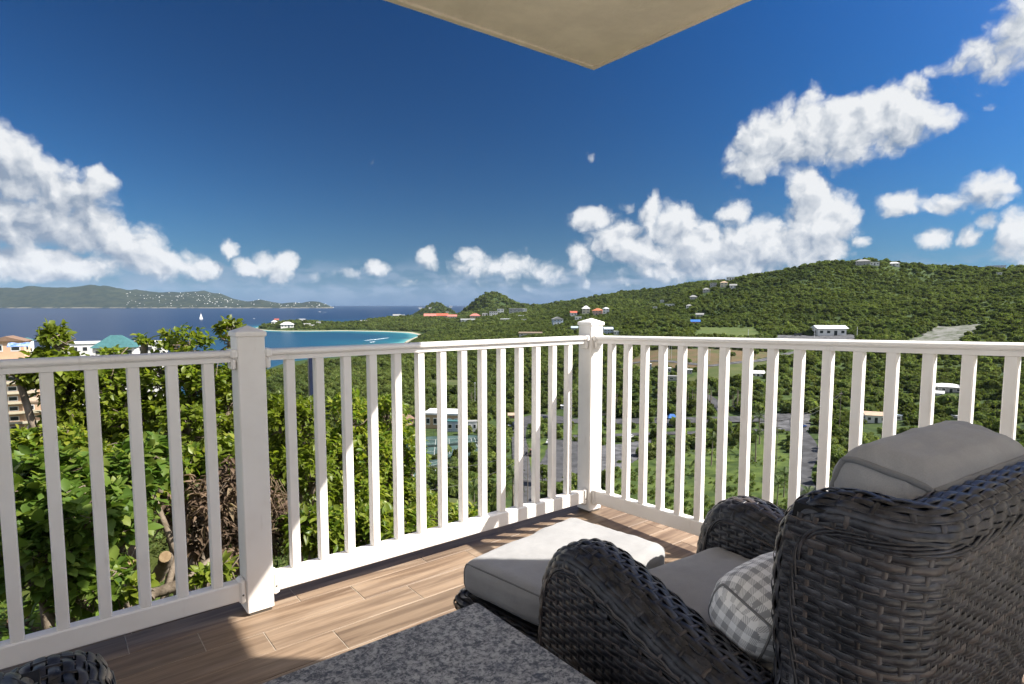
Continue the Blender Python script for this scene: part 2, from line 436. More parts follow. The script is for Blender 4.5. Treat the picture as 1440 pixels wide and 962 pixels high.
SEA = -80.0
FAR = [(3500, -95), (8000, -100)]
COLS = {
 -900: [(2.5, -.9), (12, -2), (60, -6), (200, -18), (600, -40), (1200, -60), (2600, -95)] + FAR,
 -400: [(2.5, -.9), (6, -2), (12, -4.5), (25, -9), (60, -21), (120, -36), (200, -46), (300, -58), (450, -84), (900, -95)] + FAR,
 0: [(2.5, -.75), (6, -2.0), (12, -5.2), (25, -11), (60, -24), (120, -40), (200, -48), (300, -57), (400, -70), (500, -86), (900, -95)] + FAR,
 200: [(2.5, -.75), (6, -2.1), (12, -5.6), (25, -12), (60, -26), (120, -42), (200, -51), (300, -60), (430, -74), (540, -88), (900, -95)] + FAR,
 340: [(2.5, -.8), (6, -2.6), (12, -6.5), (25, -13), (60, -27), (120, -44), (200, -56), (300, -63), (450, -71), (600, -77), (780, -86), (1500, -92), (1800, -90), (2100, -95)] + FAR,
 392: [(2.5, -.9), (6, -3.0), (12, -7), (25, -14), (60, -28), (120, -45), (200, -57), (300, -64), (450, -69), (600, -73), (820, -80), (1000, -87), (1600, -90), (1770, -84), (1830, -70), (1980, -57), (2150, -66), (2300, -90)] + FAR,
 430: [(2.5, -1.0), (6, -3.4), (12, -7.4), (25, -14), (60, -28), (120, -46), (200, -58), (300, -64.5), (450, -68), (600, -72), (820, -78), (1020, -86), (1600, -90), (1770, -83), (1840, -68), (1980, -53), (2150, -64), (2300, -90)] + FAR,
 480: [(2.5, -1.2), (6, -4.0), (12, -8), (25, -15), (60, -29), (120, -47), (200, -59), (300, -65), (450, -68), (600, -72), (820, -77), (1050, -85), (1600, -90), (1770, -83), (1840, -75), (1980, -67), (2150, -71), (2320, -90)] + FAR,
 540: [(2.5, -1.6), (4, -3.4), (6, -5), (12, -9), (25, -16), (60, -30), (120, -48), (200, -60), (300, -65.5), (450, -68), (600, -71.5), (850, -74), (1050, -78), (1200, -84), (1500, -88), (1730, -83), (1800, -75), (1950, -60), (2150, -54), (2400, -64), (2700, -90)] + FAR,
 590: [(2.5, -3), (4, -5), (6, -6), (12, -10), (25, -17), (60, -31), (120, -49), (200, -61), (300, -65.5), (450, -67.5), (600, -71), (900, -71), (1200, -75), (1450, -80), (1580, -81.5), (1700, -78), (1850, -67), (2050, -56), (2300, -50), (2600, -70), (2900, -88)] + FAR,
 650: [(2.5, -9), (6, -10), (12, -13), (25, -19), (60, -33), (120, -51), (190, -62.5), (300, -65.5), (450, -67), (600, -70), (900, -69), (1200, -65), (1600, -62), (1900, -56), (2200, -45), (2500, -54), (2800, -78), (3100, -92)] + FAR[1:],
 700: [(2.5, -9), (6, -10), (12, -13), (25, -19), (60, -33), (120, -51), (190, -63), (300, -65.5), (450, -66.5), (600, -68.5), (900, -63), (1200, -55), (1600, -47), (2000, -39), (2300, -32), (2600, -34), (3000, -70), (3300, -92)] + FAR[1:],
 760: [(2.5, -9), (6, -10), (12, -13), (25, -19), (60, -33), (120, -51), (190, -63), (300, -65), (450, -64.5), (600, -63), (900, -54), (1200, -45), (1600, -36), (2000, -28), (2500, -19), (3000, -18), (3600, -55), (4200, -92)] + FAR[1:],
 820: [(2.5, -9), (6, -10), (12, -13), (25, -19), (60, -33), (120, -51), (190, -63.5), (300, -64.5), (450, -58.5), (600, -54), (900, -42), (1200, -29), (1500, -17), (1800, -13), (2300, -8), (2800, 0), (3500, -30), (4500, -92)] + FAR[1:],
 870: [(2.5, -9), (6, -10), (12, -13), (25, -19), (60, -33), (120, -51), (190, -63.5), (300, -64.5), (400, -58), (450, -53), (600, -45), (900, -34), (1200, -22), (1500, -6), (1900, 22), (2300, 42), (2600, 34), (3500, -20), (4500, -92)] + FAR[1:],
 920: [(2.5, -9), (6, -10), (12, -13), (25, -19), (60, -33), (120, -51), (190, -63.5), (300, -64), (400, -53), (450, -46.5), (600, -40), (700, -34), (820, -25), (960, -26), (1100, -18), (1250, -15), (1500, -16), (1800, 20), (2200, 55), (2700, 30), (4500, -92)] + FAR[1:],
 970: [(2.5, -9), (6, -10), (12, -13), (25, -19), (60, -33), (120, -51), (190, -63.5), (300, -63.5), (400, -50), (450, -44), (600, -36), (750, -34), (900, -22), (1050, -4), (1230, 14), (1330, 14), (1550, 8), (1900, 68), (2300, 50), (4500, -92)] + FAR[1:],
 1020: [(2.5, -9), (6, -10), (12, -13), (25, -19), (60, -33), (120, -51), (190, -63), (300, -63), (400, -48), (450, -42.5), (600, -34), (750, -31), (900, -16), (1050, 8), (1220, 40), (1330, 42), (1550, 28), (1900, 67), (4500, -92)] + FAR[1:],
 1080: [(2.5, -9), (6, -10), (12, -13), (25, -19), (60, -33), (120, -51), (190, -62.5), (300, -62.5), (400, -50), (450, -44), (600, -33), (700, -31), (800, -18), (900, 0), (1050, 30), (1220, 66), (1330, 62), (1600, 36), (1900, 40), (4500, -92)] + FAR[1:],
 1150: [(2.5, -9), (6, -10), (12, -13), (25, -19), (60, -33), (120, -51), (190, -61.5), (300, -61.5), (450, -46), (600, -33), (680, -31.5), (760, -20), (900, 9), (1050, 50), (1200, 88), (1500, 62), (4500, -92)] + FAR[1:],
 1220: [(2.5, -9), (6, -10), (12, -13), (25, -19), (60, -32), (120, -49), (190, -59), (300, -60), (450, -47), (600, -32), (700, -24), (800, -8), (900, 13), (1050, 54), (1200, 93), (1500, 62), (4500, -92)] + FAR[1:],
 1300: [(2.5, -9), (6, -10), (12, -13), (25, -19), (60, -32), (120, -48), (190, -57), (300, -57.5), (450, -45), (600, -29), (700, -20), (800, -4), (900, 10), (1050, 40), (1200, 70), (1500, 60), (4500, -92)] + FAR[1:],
 1380: [(2.5, -9), (6, -10), (12, -13), (25, -19), (60, -31), (120, -46), (190, -54), (300, -54.5), (450, -40), (600, -22), (700, -8), (800, 6), (900, 18), (1000, 34), (1200, 68), (4500, -92)] + FAR[1:],
 1450: [(2.5, -9), (6, -10), (12, -13), (25, -18), (60, -30), (120, -44), (190, -52), (300, -51.5), (450, -35), (600, -14), (750, 8), (900, 31), (1000, 38), (1200, 66), (4500, -92)] + FAR[1:],
 1700: [(2.5, -5), (6, -6), (12, -8), (25, -12), (60, -22), (120, -33), (200, -40), (300, -38), (450, -22), (600, -5), (750, 20), (900, 42), (1200, 66), (4500, -60), (8000, -100)],
 2600: [(2.5, -3), (25, -6), (120, -12), (300, -10), (600, 10), (1200, 40), (4500, -60), (8000, -100)],
}
NA, NR = 720, 190
R0, R1 = 2.2, 8000.0
LOGR = np.linspace(math.log(R0), math.log(R1), NR)
AZ = np.linspace(-math.pi, math.pi, NA + 1)
def _grid():
    us = sorted(COLS)
    ca = np.array([math.atan((u - 720) / FPX) for u in us])
    prof = np.array([np.interp(LOGR, [math.log(d) for d, _ in COLS[u]], [z for _, z in COLS[u]]) for u in us])
    out = np.zeros((NA + 1, NR))
    a2 = np.concatenate([[-math.pi], ca, [math.pi]])
    back = np.interp(LOGR, [math.log(d) for d in (2.2, 60, 300, 1200, 4000, 8000)], [-1, 2, 10, 20, -60, -100])
    p2 = np.vstack([back[None], prof, back[None]])
    for j in range(NR):
        out[:, j] = np.interp(AZ, a2, p2[:, j])
    # the profiles are given along forward distance; turn them into radial distance in front of the camera
    ker = np.exp(-0.5 * (np.arange(-6, 7) / 1.8) ** 2); ker /= ker.sum()
    pad = np.pad(out, ((6, 6), (0, 0)), mode='edge')
    out = sum(ker[k] * pad[k:k + NA + 1] for k in range(13))
    kr = np.array([.25, .5, .25]); pad = np.pad(out, ((0, 0), (1, 1)), mode='edge')
    out = sum(kr[k] * pad[:, k:k + NR] for k in range(3))
    return out
GRID = _grid()
def hill(x, y, u, D, z, ru, rd):
    p = at(u, 427, D); return z * np.exp(-(((x - p[0]) / ru) ** 2 + ((y - p[1]) / rd) ** 2))
def terrain(x, y):
    x = np.asarray(x, float); y = np.asarray(y, float)
    a = np.arctan2(x, y)
    Dr = np.hypot(x, y)
    D = np.where(np.abs(a) < 1.1, Dr * np.cos(np.clip(a, -1.1, 1.1)), Dr * math.cos(1.1))
    lr = np.clip((np.log(np.maximum(D, R0)) - LOGR[0]) / (LOGR[-1] - LOGR[0]) * (NR - 1), 0, NR - 1.001)
    ai = np.clip((a + math.pi) / (2 * math.pi) * NA, 0, NA - 1e-3)
    i = ai.astype(int); j = lr.astype(int); fa = ai - i; fr = lr - j
    z = (GRID[i, j] * (1 - fa) + GRID[i + 1, j] * fa) * (1 - fr) + (GRID[i, j + 1] * (1 - fa) + GRID[i + 1, j + 1] * fa) * fr
    z = z + hill(x, y, 690, 2700, 80, 108, 170) + hill(x, y, 612, 3700, 97, 88, 170) + hill(x, y, 588, 3750, 24, 60, 90) + hill(x, y, 634, 3700, 22, 50, 90)
    z = z + hill(x, y, 908, 830, 9, 45, 70) + hill(x, y, 770, 3000, 9, 170, 300)
    hilly = np.clip((z + 58) / 40, 0, 1) * np.clip((D - 350) / 500, 0, 1)
    mid = np.sin(np.clip((z + 45) / 125, 0, 1) * math.pi)          # ravines on the flanks, fading towards foot and crest
    z = z + hilly * mid * fbm(x + 3100, y + 500, 330, 3) * 46
    z = z + hilly * (fbm(x, y, 170, 4) * 26 + fbm(x + 900, y, 60, 3) * 7)
    z = z + np.clip((SEA + 6 - z) / -10 + 1, 0, 1) * np.clip((D - 500) / 500, 0, 1) * fbm(x, y, 90, 3) * 5
    z = z + np.clip(1 - D / 60, 0, 1) * fbm(x, y, 1.6, 4) * 0.5
    return z
def gz(x, y):
    return float(terrain(np.array([x]), np.array([y]))[0])
_MD = np.exp(np.linspace(math.log(20), math.log(7500), 2600))
def hit(u, v, lift=0.0):
    d = ray(u, v); d = d / d[1]
    P = d[None] * _MD[:, None]; z = P[:, 2] + CAM_H
    below = z < np.maximum(terrain(P[:, 0], P[:, 1]), SEA) + lift
    k = int(np.argmax(below)) if below.any() else len(_MD) - 1
    if k == 0: return np.array([P[0, 0], P[0, 1], z[0]])
    lo, hi = _MD[k - 1], _MD[k]
    for _ in range(18):
        m = (lo + hi) / 2; q = d * m
        if q[2] + CAM_H < max(gz(q[0], q[1]), SEA) + lift: hi = m
        else: lo = m
    q = d * hi
    return np.array([q[0], q[1], q[2] + CAM_H])
# ------------------------------------------------------------------ ground, sea, far island
def ground_material():
    m = bpy.data.materials.new('scrub_ground'); m.use_nodes = True
    nt = m.node_tree; bs = nt.nodes['Principled BSDF']; bs.inputs['Roughness'].default_value = 0.95; bs.inputs['Specular IOR Level'].default_value = 0.15
    geo = NN(nt, 'ShaderNodeNewGeometry'); pos = geo.outputs['Position']
    n1 = NOISE(nt, pos, 0.02, 6, 0.65); n2 = NOISE(nt, pos, 0.25, 5, 0.7); n3 = NOISE(nt, pos, 2.5, 5, 0.7)
    g = MIX(nt, SS(nt, n2.outputs['Fac'], 0.35, 0.65), (0.024, 0.042, 0.011, 1), (0.052, 0.080, 0.020, 1))
    g = MIX(nt, M_(nt, 'MULTIPLY', SS(nt, n1.outputs['Fac'], 0.55, 0.7), 0.5), g, (0.10, 0.13, 0.035, 1))
    near = NN(nt, 'ShaderNodeVectorMath', operation='LENGTH'); nt.links.new(pos, near.inputs[0])
    soil = MIX(nt, SS(nt, n3.outputs['Fac'], 0.35, 0.65), (0.035, 0.025, 0.016, 1), (0.11, 0.08, 0.05, 1))
    g = MIX(nt, M_(nt, 'SUBTRACT', 1.0, SS(nt, near.outputs['Value'], 14, 45)), g, soil)
    sp = NN(nt, 'ShaderNodeSeparateXYZ'); nt.links.new(pos, sp.inputs[0])
    far_ = SS(nt, near.outputs['Value'], 1150, 1300)
    sand = M_(nt, 'SUBTRACT', 1.0, SS(nt, M_(nt, 'ADD', sp.outputs[2], M_(nt, 'MULTIPLY', n2.outputs['Fac'], 2.0)), SEA + 1.7, SEA + 2.5))
    g = MIX(nt, M_(nt, 'MULTIPLY', sand, far_), g, (0.40, 0.36, 0.28, 1))
    nt.links.new(g, bs.inputs['Base Color'])
    return m
MAT_GROUND = ground_material()
def build_ground():
    fine = np.linspace(R(-50), R(50), 401)
    side = np.concatenate([np.linspace(-math.pi, R(-50), 66)[:-1], fine, np.linspace(R(50), math.pi, 66)[1:]])
    rr = np.exp(np.linspace(math.log(2.3), math.log(7800), 300))
    A, RR = np.meshgrid(side, rr, indexing='ij')
    X = np.sin(A) * RR; Y = np.cos(A) * RR
    Z = terrain(X, Y)
    # under the balcony and the building keep the ground low
    na, nr = X.shape
    V = np.stack([X, Y, Z], -1).reshape(-1, 3)
    i, j = np.meshgrid(np.arange(na - 1), np.arange(nr - 1), indexing='ij')
    a = (i * nr + j).ravel()
    F = np.stack([a, a + 1, a + nr + 1, a + nr], 1)
    me = np_mesh('ground', V, F)
    o = structure(link('ground', me, MAT_GROUND, smooth=True))
    # inner disc
    mb = MB(); n = 48
    ring = [(2.3 * math.sin(2 * math.pi * k / n), 2.3 * math.cos(2 * math.pi * k / n)) for k in range(n)]
    return o
GROUND = build_ground()

def sea_material():
    m = bpy.data.materials.new('sea_water'); m.use_nodes = True
    nt = m.node_tree; bs = nt.nodes['Principled BSDF']
    bs.inputs['Roughness'].default_value = 0.28; bs.inputs['IOR'].default_value = 1.33; bs.inputs['Specular IOR Level'].default_value = 0.11
    geo = NN(nt, 'ShaderNodeNewGeometry'); pos = geo.outputs['Position']
    at_ = NN(nt, 'ShaderNodeAttribute'); at_.attribute_name = 'depth'
    n = NOISE(nt, V_(nt, 'MULTIPLY', pos, (1, 1, 1)), 0.006, 5, 0.6); n2 = NOISE(nt, V_(nt, 'MULTIPLY', pos, (0.4, 1, 1)), 0.0012, 4, 0.6)
    dep = M_(nt, 'ADD', at_.outputs['Fac'], M_(nt, 'MULTIPLY', M_(nt, 'SUBTRACT', n.outputs['Fac'], 0.5), 5.0))
    c = MIX(nt, SS(nt, dep, 0.3, 3.2), (0.12, 0.34, 0.31, 1), (0.014, 0.125, 0.155, 1))
    c = MIX(nt, SS(nt, dep, 3.0, 8.5), c, (0.006, 0.050, 0.095, 1))
    c = MIX(nt, SS(nt, dep, 9.0, 15.0), c, (0.004, 0.017, 0.052, 1))
    c = MIX(nt, M_(nt, 'MULTIPLY', SS(nt, n2.outputs['Fac'], 0.4, 0.7), 0.3), c, (0.006, 0.028, 0.075, 1))
    reef = M_(nt, 'MULTIPLY', SS(nt, NOISE(nt, pos, 0.011, 4, 0.65).outputs['Fac'], 0.55, 0.66), M_(nt, 'SUBTRACT', 1.0, SS(nt, dep, 5, 10)))
    c = MIX(nt, M_(nt, 'MULTIPLY', reef, 0.7), c, (0.03, 0.055, 0.06, 1))
    nt.links.new(c, bs.inputs['Base Color'])
    wv = NOISE(nt, pos, 0.25, 4, 0.6)
    bp = NN(nt, 'ShaderNodeBump'); bp.inputs['Strength'].default_value = 0.35; bp.inputs['Distance'].default_value = 1.0
    nt.links.new(wv.outputs['Fac'], bp.inputs['Height']); nt.links.new(bp.outputs[0], bs.inputs['Normal'])
    return m
def build_sea():
    az = np.linspace(-math.pi, math.pi, 361); rr = np.concatenate([[30], np.exp(np.linspace(math.log(250), math.log(23500), 150))])
    A, RR = np.meshgrid(az, rr, indexing='ij')
    X = np.sin(A) * RR; Y = np.cos(A) * RR
    V = np.stack([X, Y, np.full_like(X, SEA)], -1).reshape(-1, 3)
    na, nr = X.shape
    i, j = np.meshgrid(np.arange(na - 1), np.arange(nr - 1), indexing='ij'); a = (i * nr + j).ravel()
    F = np.stack([a, a + 1, a + nr + 1, a + nr], 1)
    me = np_mesh('sea', V, F)
    dep = np.where(RR > 7000, 30, SEA - terrain(X, Y) + np.where(RR < 1150, 7, 0)).ravel()
    at_ = me.attributes.new('depth', 'FLOAT', 'POINT'); at_.data.foreach_set('value', dep.astype(np.float32))
    structure(link('sea', me, sea_material(), smooth=True))
build_sea()

def far_island():
    sky = [(-260, 415), (-180, 405), (-120, 398), (-60, 401), (0, 403), (30, 404), (60, 402.5), (100, 403.5), (118, 401), (130, 399), (150, 402), (180, 408), (230, 411), (260, 410), (290, 408), (312, 412), (330, 420), (350, 424), (368, 421.5), (382, 424), (398, 427), (412, 425.5), (425, 427), (438, 424.5), (450, 424.5), (460, 428), (468, 432), (476, 435)]
    D0 = 12000.0
    us = np.linspace(-260, 478, 420); top = np.interp(us, [a for a, _ in sky], [b for _, b in sky])
    xs = (us - 720) / FPX * D0
    hh = (427 - top) / FPX * D0 + CAM_H
    nd = 60
    t = np.linspace(0, 1, nd)
    V = []
    prof = np.sin(np.clip(t * 1.25, 0, 1) * math.pi / 2) ** 0.8 * np.where(t > 0.8, 1 - (t - 0.8) / 0.2, 1)
    X = np.repeat(xs[:, None], nd, 1); Y = D0 - 1500 + 2600 * t[None] + 0 * X
    # ridge is at t=0.8
    Xs = X * (Y / D0)
    H = SEA + (hh[:, None] - SEA) * prof[None]
    H = H + (fbm(Xs, Y, 700, 5) * 230 + fbm(Xs + 999, Y, 260, 3) * 70) * np.clip(prof, 0, 1)[None] * np.clip((hh[:, None] + 60) / 200, 0.08, 1) * (1 - np.exp(-((t[None] - 0.8) / 0.13) ** 2) * 0.75) - 2 * (t[None] < 0.01)
    V = np.stack([Xs, Y, H], -1).reshape(-1, 3)
    i, j = np.meshgrid(np.arange(len(us) - 1), np.arange(nd - 1), indexing='ij'); a = (i * nd + j).ravel()
    me = np_mesh('island', V, np.stack([a, a + 1, a + nd + 1, a + nd], 1))
    m = bpy.data.materials.new('island_bush'); m.use_nodes = True; nt = m.node_tree; bs = nt.nodes['Principled BSDF']
    bs.inputs['Roughness'].default_value = 1.0; bs.inputs['Specular IOR Level'].default_value = 0.0
    geo = NN(nt, 'ShaderNodeNewGeometry'); n = NOISE(nt, geo.outputs['Position'], 0.008, 6, 0.7); n2 = NOISE(nt, geo.outputs['Position'], 0.03, 4, 0.7)
    c = MIX(nt, SS(nt, n.outputs['Fac'], 0.35, 0.65), (0.014, 0.023, 0.017, 1), (0.034, 0.042, 0.026, 1))
    sp = NN(nt, 'ShaderNodeSeparateXYZ'); nt.links.new(geo.outputs['Position'], sp.inputs[0])
    shore = M_(nt, 'MULTIPLY', M_(nt, 'SUBTRACT', 1.0, SS(nt, sp.outputs[2], SEA + 8, SEA + 22)), SS(nt, n.outputs['Fac'], 0.4, 0.55))
    c = MIX(nt, shore, c, (0.16, 0.15, 0.12, 1))
    nt.links.new(c, bs.inputs['Base Color'])
    structure(link('island', me, m, smooth=True))
    return xs, hh, prof, t, V.reshape(len(us), nd, 3), us
ISL = far_island()

# ------------------------------------------------------------------ roads, lots, fields draped on the ground
MAT_ASPHALT = mat('asphalt', (0.06, 0.06, 0.062), 0.9, 0.2, var=0.35, vscale=0.25, coords='Object')
MAT_GRAVEL = mat('grey_gravel', (0.085, 0.085, 0.088), 0.95, 0.2, var=0.55, vscale=0.22, coords='Object', detail=7)
MAT_GRASS = mat('mown_grass', (0.030, 0.052, 0.012), 0.95, 0.15, col2=(0.088, 0.122, 0.026), vscale=0.13, detail=7)
MAT_DIRT = mat('brown_earth', (0.13, 0.085, 0.05), 0.95, 0.15, col2=(0.07, 0.08, 0.03), vscale=0.06, detail=8)
MAT_DRYGRASS = mat('dry_grass', (0.085, 0.09, 0.035), 0.95, 0.15, col2=(0.05, 0.07, 0.02), vscale=0.08, detail=8)
MAT_FIELD = mat('pale_green_field', (0.06, 0.092, 0.022), 0.95, 0.15, col2=(0.085, 0.105, 0.03), vscale=0.05, detail=6)
MAT_COURT = mat('court_surface', (0.045, 0.080, 0.072), 0.85, 0.2, var=0.35, vscale=0.15)
MAT_SCREE = mat('grey_rubble', (0.22, 0.215, 0.20), 0.95, 0.2, col2=(0.05, 0.065, 0.025), vscale=0.14, detail=8)
CLEAR = []       # quads kept free of trees
def drape_quad(name, corners, m, lift, n=26, ragged=0.0, kind='structure'):
    P = [np.array(hit(*c)) for c in corners]
    CLEAR.append([p[:2] for p in P])
    s, t = np.meshgrid(np.linspace(0, 1, n), np.linspace(0, 1, n), indexing='ij')
    Q = ((1 - s) * (1 - t))[..., None] * P[0] + (s * (1 - t))[..., None] * P[1] + (s * t)[..., None] * P[2] + ((1 - s) * t)[..., None] * P[3]
    X, Y = Q[..., 0].copy(), Q[..., 1].copy()
    if ragged:
        e = np.minimum(np.minimum(s, 1 - s), np.minimum(t, 1 - t)); w = np.clip(1 - e * 6, 0, 1)
        X += w * fbm(X, Y, 9, 3) * 2 * ragged; Y += w * fbm(X + 300, Y, 9, 3) * 2 * ragged
    Z = terrain(X, Y) + lift
    V = np.stack([X, Y, Z], -1).reshape(-1, 3)
    i, j = np.meshgrid(np.arange(n - 1), np.arange(n - 1), indexing='ij'); a = (i * n + j).ravel()
    me = np_mesh(name, V, np.stack([a, a + n, a + n + 1, a + 1], 1))
    o = link(name, me, m, smooth=True); o['kind'] = kind
    return o, P
ROADS = []
def road(name, px, width, m, lift=0.35):
    P = np.array([hit(*p)[:2] for p in px])
    # smooth resample
    d = np.concatenate([[0], np.cumsum(np.linalg.norm(np.diff(P, axis=0), axis=1))])
    s = np.linspace(0, d[-1], max(20, int(d[-1] / 3)))
    Q = np.stack([np.interp(s, d, P[:, 0]), np.interp(s, d, P[:, 1])], 1)
    for _ in range(6):
        Q[1:-1] = 0.25 * Q[:-2] + 0.5 * Q[1:-1] + 0.25 * Q[2:]
    ROADS.append((Q, width))
    T = np.gradient(Q, axis=0); T /= np.linalg.norm(T, axis=1)[:, None]; Nn = np.stack([-T[:, 1], T[:, 0]], 1)
    k = 7; V = []
    zc = terrain(Q[:, 0], Q[:, 1])
    for o in np.linspace(-.5, .5, k):
        E = Q + Nn * o * width
        V.append(np.stack([E[:, 0], E[:, 1], np.maximum(terrain(E[:, 0], E[:, 1]), zc - 0.4) + lift], 1))
    V = np.stack(V, 1); n = len(Q)
    i, j = np.meshgrid(np.arange(n - 1), np.arange(k - 1), indexing='ij'); a = (i * k + j).ravel()
    me = np_mesh(name, V.reshape(-1, 3), np.stack([a, a + k, a + k + 1, a + 1], 1))
    o = structure(link(name, me, m, smooth=True))
    # pale kerb edges, a real step
    return o, V

drape_quad('grass_field', [(838, 745), (1075, 760), (1062, 622), (868, 652)], MAT_GRASS, 0.15, 40, 2.5)
drape_quad('grass_field', [(1068, 740), (1120, 740), (1108, 612), (1062, 612)], MAT_GRASS, 0.15, 24, 2.0)
drape_quad('grass_verge', [(742, 612), (1072, 609), (1072, 602), (742, 606)], MAT_GRASS, 0.18, 20, .6)
drape_quad('grass_verge', [(745, 668), (790, 700), (800, 620), (742, 622)], MAT_GRASS, 0.12, 20, 1.0)
drape_quad('dirt_field', [(868, 521), (1008, 524), (1098, 497), (905, 494)], MAT_DIRT, 0.2, 36, 6)
drape_quad('dry_field', [(955, 541), (1052, 534), (1085, 508), (1000, 516)], MAT_DRYGRASS, 0.3, 30, 4)
drape_quad('pale_field', [(968, 476), (1075, 476), (1062, 460), (985, 460)], MAT_FIELD, 0.3, 24, 8)
drape_quad('dry_field', [(600, 546), (668, 549), (662, 535), (606, 534)], MAT_DRYGRASS, 0.3, 24, 4)
drape_quad('dry_field', [(588, 748), (676, 748), (672, 700), (590, 700)], MAT_DRYGRASS, 0.2, 20, 2)
drape_quad('quarry_slope', [(1265, 486), (1345, 486), (1392, 457), (1318, 459)], MAT_SCREE, 0.6, 40, 7)
drape_quad('gravel_lot', [(826, 668), (878, 660), (930, 617), (836, 628)], MAT_GRAVEL, 0.25, 30, 2)
drape_quad('parking_lot', [(1072, 606), (1138, 606), (1140, 581), (1068, 583)], MAT_GRAVEL, 0.3, 24, 1.5)
drape_quad('parking_lot', [(755, 676), (835, 682), (830, 622), (772, 618)], MAT_ASPHALT, 0.22, 24, 1.5)
drape_quad('gravel_pad', [(1085, 484), (1208, 484), (1200, 471), (1090, 472)], MAT_GRAVEL, 0.5, 20, 4)
road('road', [(736, 760), (737, 700), (733, 650), (729, 612), (735, 592), (752, 584), (800, 590)], 7.0, MAT_ASPHALT, 0.4)
road('road', [(700, 596), (740, 594), (800, 593), (900, 593), (1000, 592), (1075, 590), (1120, 586)], 10.0, MAT_ASPHALT, 0.45)
road('road', [(800, 615), (900, 611), (1000, 609), (1068, 606)], 6.0, MAT_ASPHALT, 0.4)
road('road', [(1118, 585), (1122, 604), (1136, 622), (1142, 640), (1128, 660), (1126, 676), (1142, 700), (1150, 740)], 6.5, MAT_ASPHALT, 0.4)
road('road', [(1020, 588), (1014, 576), (1000, 560), (980, 552)], 5.0, MAT_ASPHALT, 0.4)
road('track', [(852, 516), (920, 508), (1000, 516), (1068, 508), (1100, 500), (1160, 486)], 6.0, MAT_GRAVEL, 0.5)
road('road', [(560, 549), (600, 553), (630, 557), (650, 566)], 6.0, MAT_ASPHALT, 0.5)
# ------------------------------------------------------------------ balcony: local frame s (along the left railing), t (along the right railing)
AZB = 0.90094
CX, CYY = 0.4693, 3.5172
A_ = np.array([math.sin(AZB), math.cos(AZB)]); B_ = np.array([math.cos(AZB), -math.sin(AZB)])
RZ = math.atan2(-A_[1], -A_[0])
def W(s, t, z=0.0):
    p = np.array([CX, CYY]) - s * A_ + t * B_
    return (float(p[0]), float(p[1]), z)
def st_of(p):
    q = np.array([p[0] - CX, p[1] - CYY]); return float(q @ -A_), float(q @ B_)
SLB, SLA = 0.0294, 0.004

def vinyl_mat():
    m = bpy.data.materials.new('white_vinyl'); m.use_nodes = True
    nt = m.node_tree; bs = nt.nodes['Principled BSDF']
    bs.inputs['Roughness'].default_value = 0.38; bs.inputs['Specular IOR Level'].default_value = 0.4
    geo = NN(nt, 'ShaderNodeNewGeometry'); n = NOISE(nt, geo.outputs['Position'], 6, 5, 0.6); n2 = NOISE(nt, V_(nt, 'MULTIPLY', geo.outputs['Position'], (30, 30, 4)), 1, 4, 0.6)
    c = MIX(nt, SS(nt, n.outputs['Fac'], 0.4, 0.75), (0.88, 0.85, 0.81, 1), (0.84, 0.80, 0.75, 1))
    c = MIX(nt, M_(nt, 'MULTIPLY', SS(nt, n2.outputs['Fac'], 0.60, 0.8), 0.38), c, (0.52, 0.47, 0.41, 1))
    nt.links.new(c, bs.inputs['Base Color'])
    return m
MAT_VINYL = vinyl_mat()

def tile_mat():
    m = bpy.data.materials.new('wood_look_tile'); m.use_nodes = True
    nt = m.node_tree; bs = nt.nodes['Principled BSDF']; bs.inputs['Specular IOR Level'].default_value = 0.35
    tc = NN(nt, 'ShaderNodeTexCoord'); oi = NN(nt, 'ShaderNodeObjectInfo')
    off = NN(nt, 'ShaderNodeCombineXYZ'); nt.links.new(M_(nt, 'MULTIPLY', oi.outputs['Random'], 37.0), off.inputs[0]); nt.links.new(M_(nt, 'MULTIPLY', oi.outputs['Random'], 91.0), off.inputs[1])
    v = V_(nt, 'ADD', tc.outputs['Object'], off.outputs[0])
    g1 = NOISE(nt, V_(nt, 'MULTIPLY', v, (1.6, 26, 1)), 1.0, 5, 0.6, 0.6)
    g2 = NOISE(nt, V_(nt, 'MULTIPLY', v, (5, 130, 1)), 1.0, 4, 0.65, 0.2)
    g3 = NOISE(nt, V_(nt, 'MULTIPLY', v, (1.1, 9, 1)), 1.0, 3, 0.5, 1.0)
    c = MIX(nt, SS(nt, g1.outputs['Fac'], 0.3, 0.68), (0.115, 0.075, 0.048, 1), (0.245, 0.175, 0.118, 1))
    c = MIX(nt, M_(nt, 'MULTIPLY', SS(nt, g3.outputs['Fac'], 0.5, 0.72), 0.7), c, (0.31, 0.24, 0.175, 1))
    c = MIX(nt, M_(nt, 'MULTIPLY', SS(nt, g2.outputs['Fac'], 0.5, 0.75), 0.4), c, (0.10, 0.06, 0.035, 1))
    hs = NN(nt, 'ShaderNodeHueSaturation'); nt.links.new(c, hs.inputs['Color']); nt.links.new(M_(nt, 'MULTIPLY_ADD', oi.outputs['Random'], 0.35, 0.83), hs.inputs['Value'])
    nt.links.new(hs.outputs[0], bs.inputs['Base Color'])
    nt.links.new(M_(nt, 'MULTIPLY_ADD', g1.outputs['Fac'], 0.25, 0.36), bs.inputs['Roughness'])
    bp = NN(nt, 'ShaderNodeBump'); bp.inputs['Strength'].default_value = 0.12; bp.inputs['Distance'].default_value = 0.004
    nt.links.new(g2.outputs['Fac'], bp.inputs['Height']); nt.links.new(bp.outputs[0], bs.inputs['Normal'])
    return m
MAT_TILE = tile_mat()
MAT_GROUT = mat('grout', (0.40, 0.35, 0.29), 0.95, 0.2, var=0.2, vscale=20)
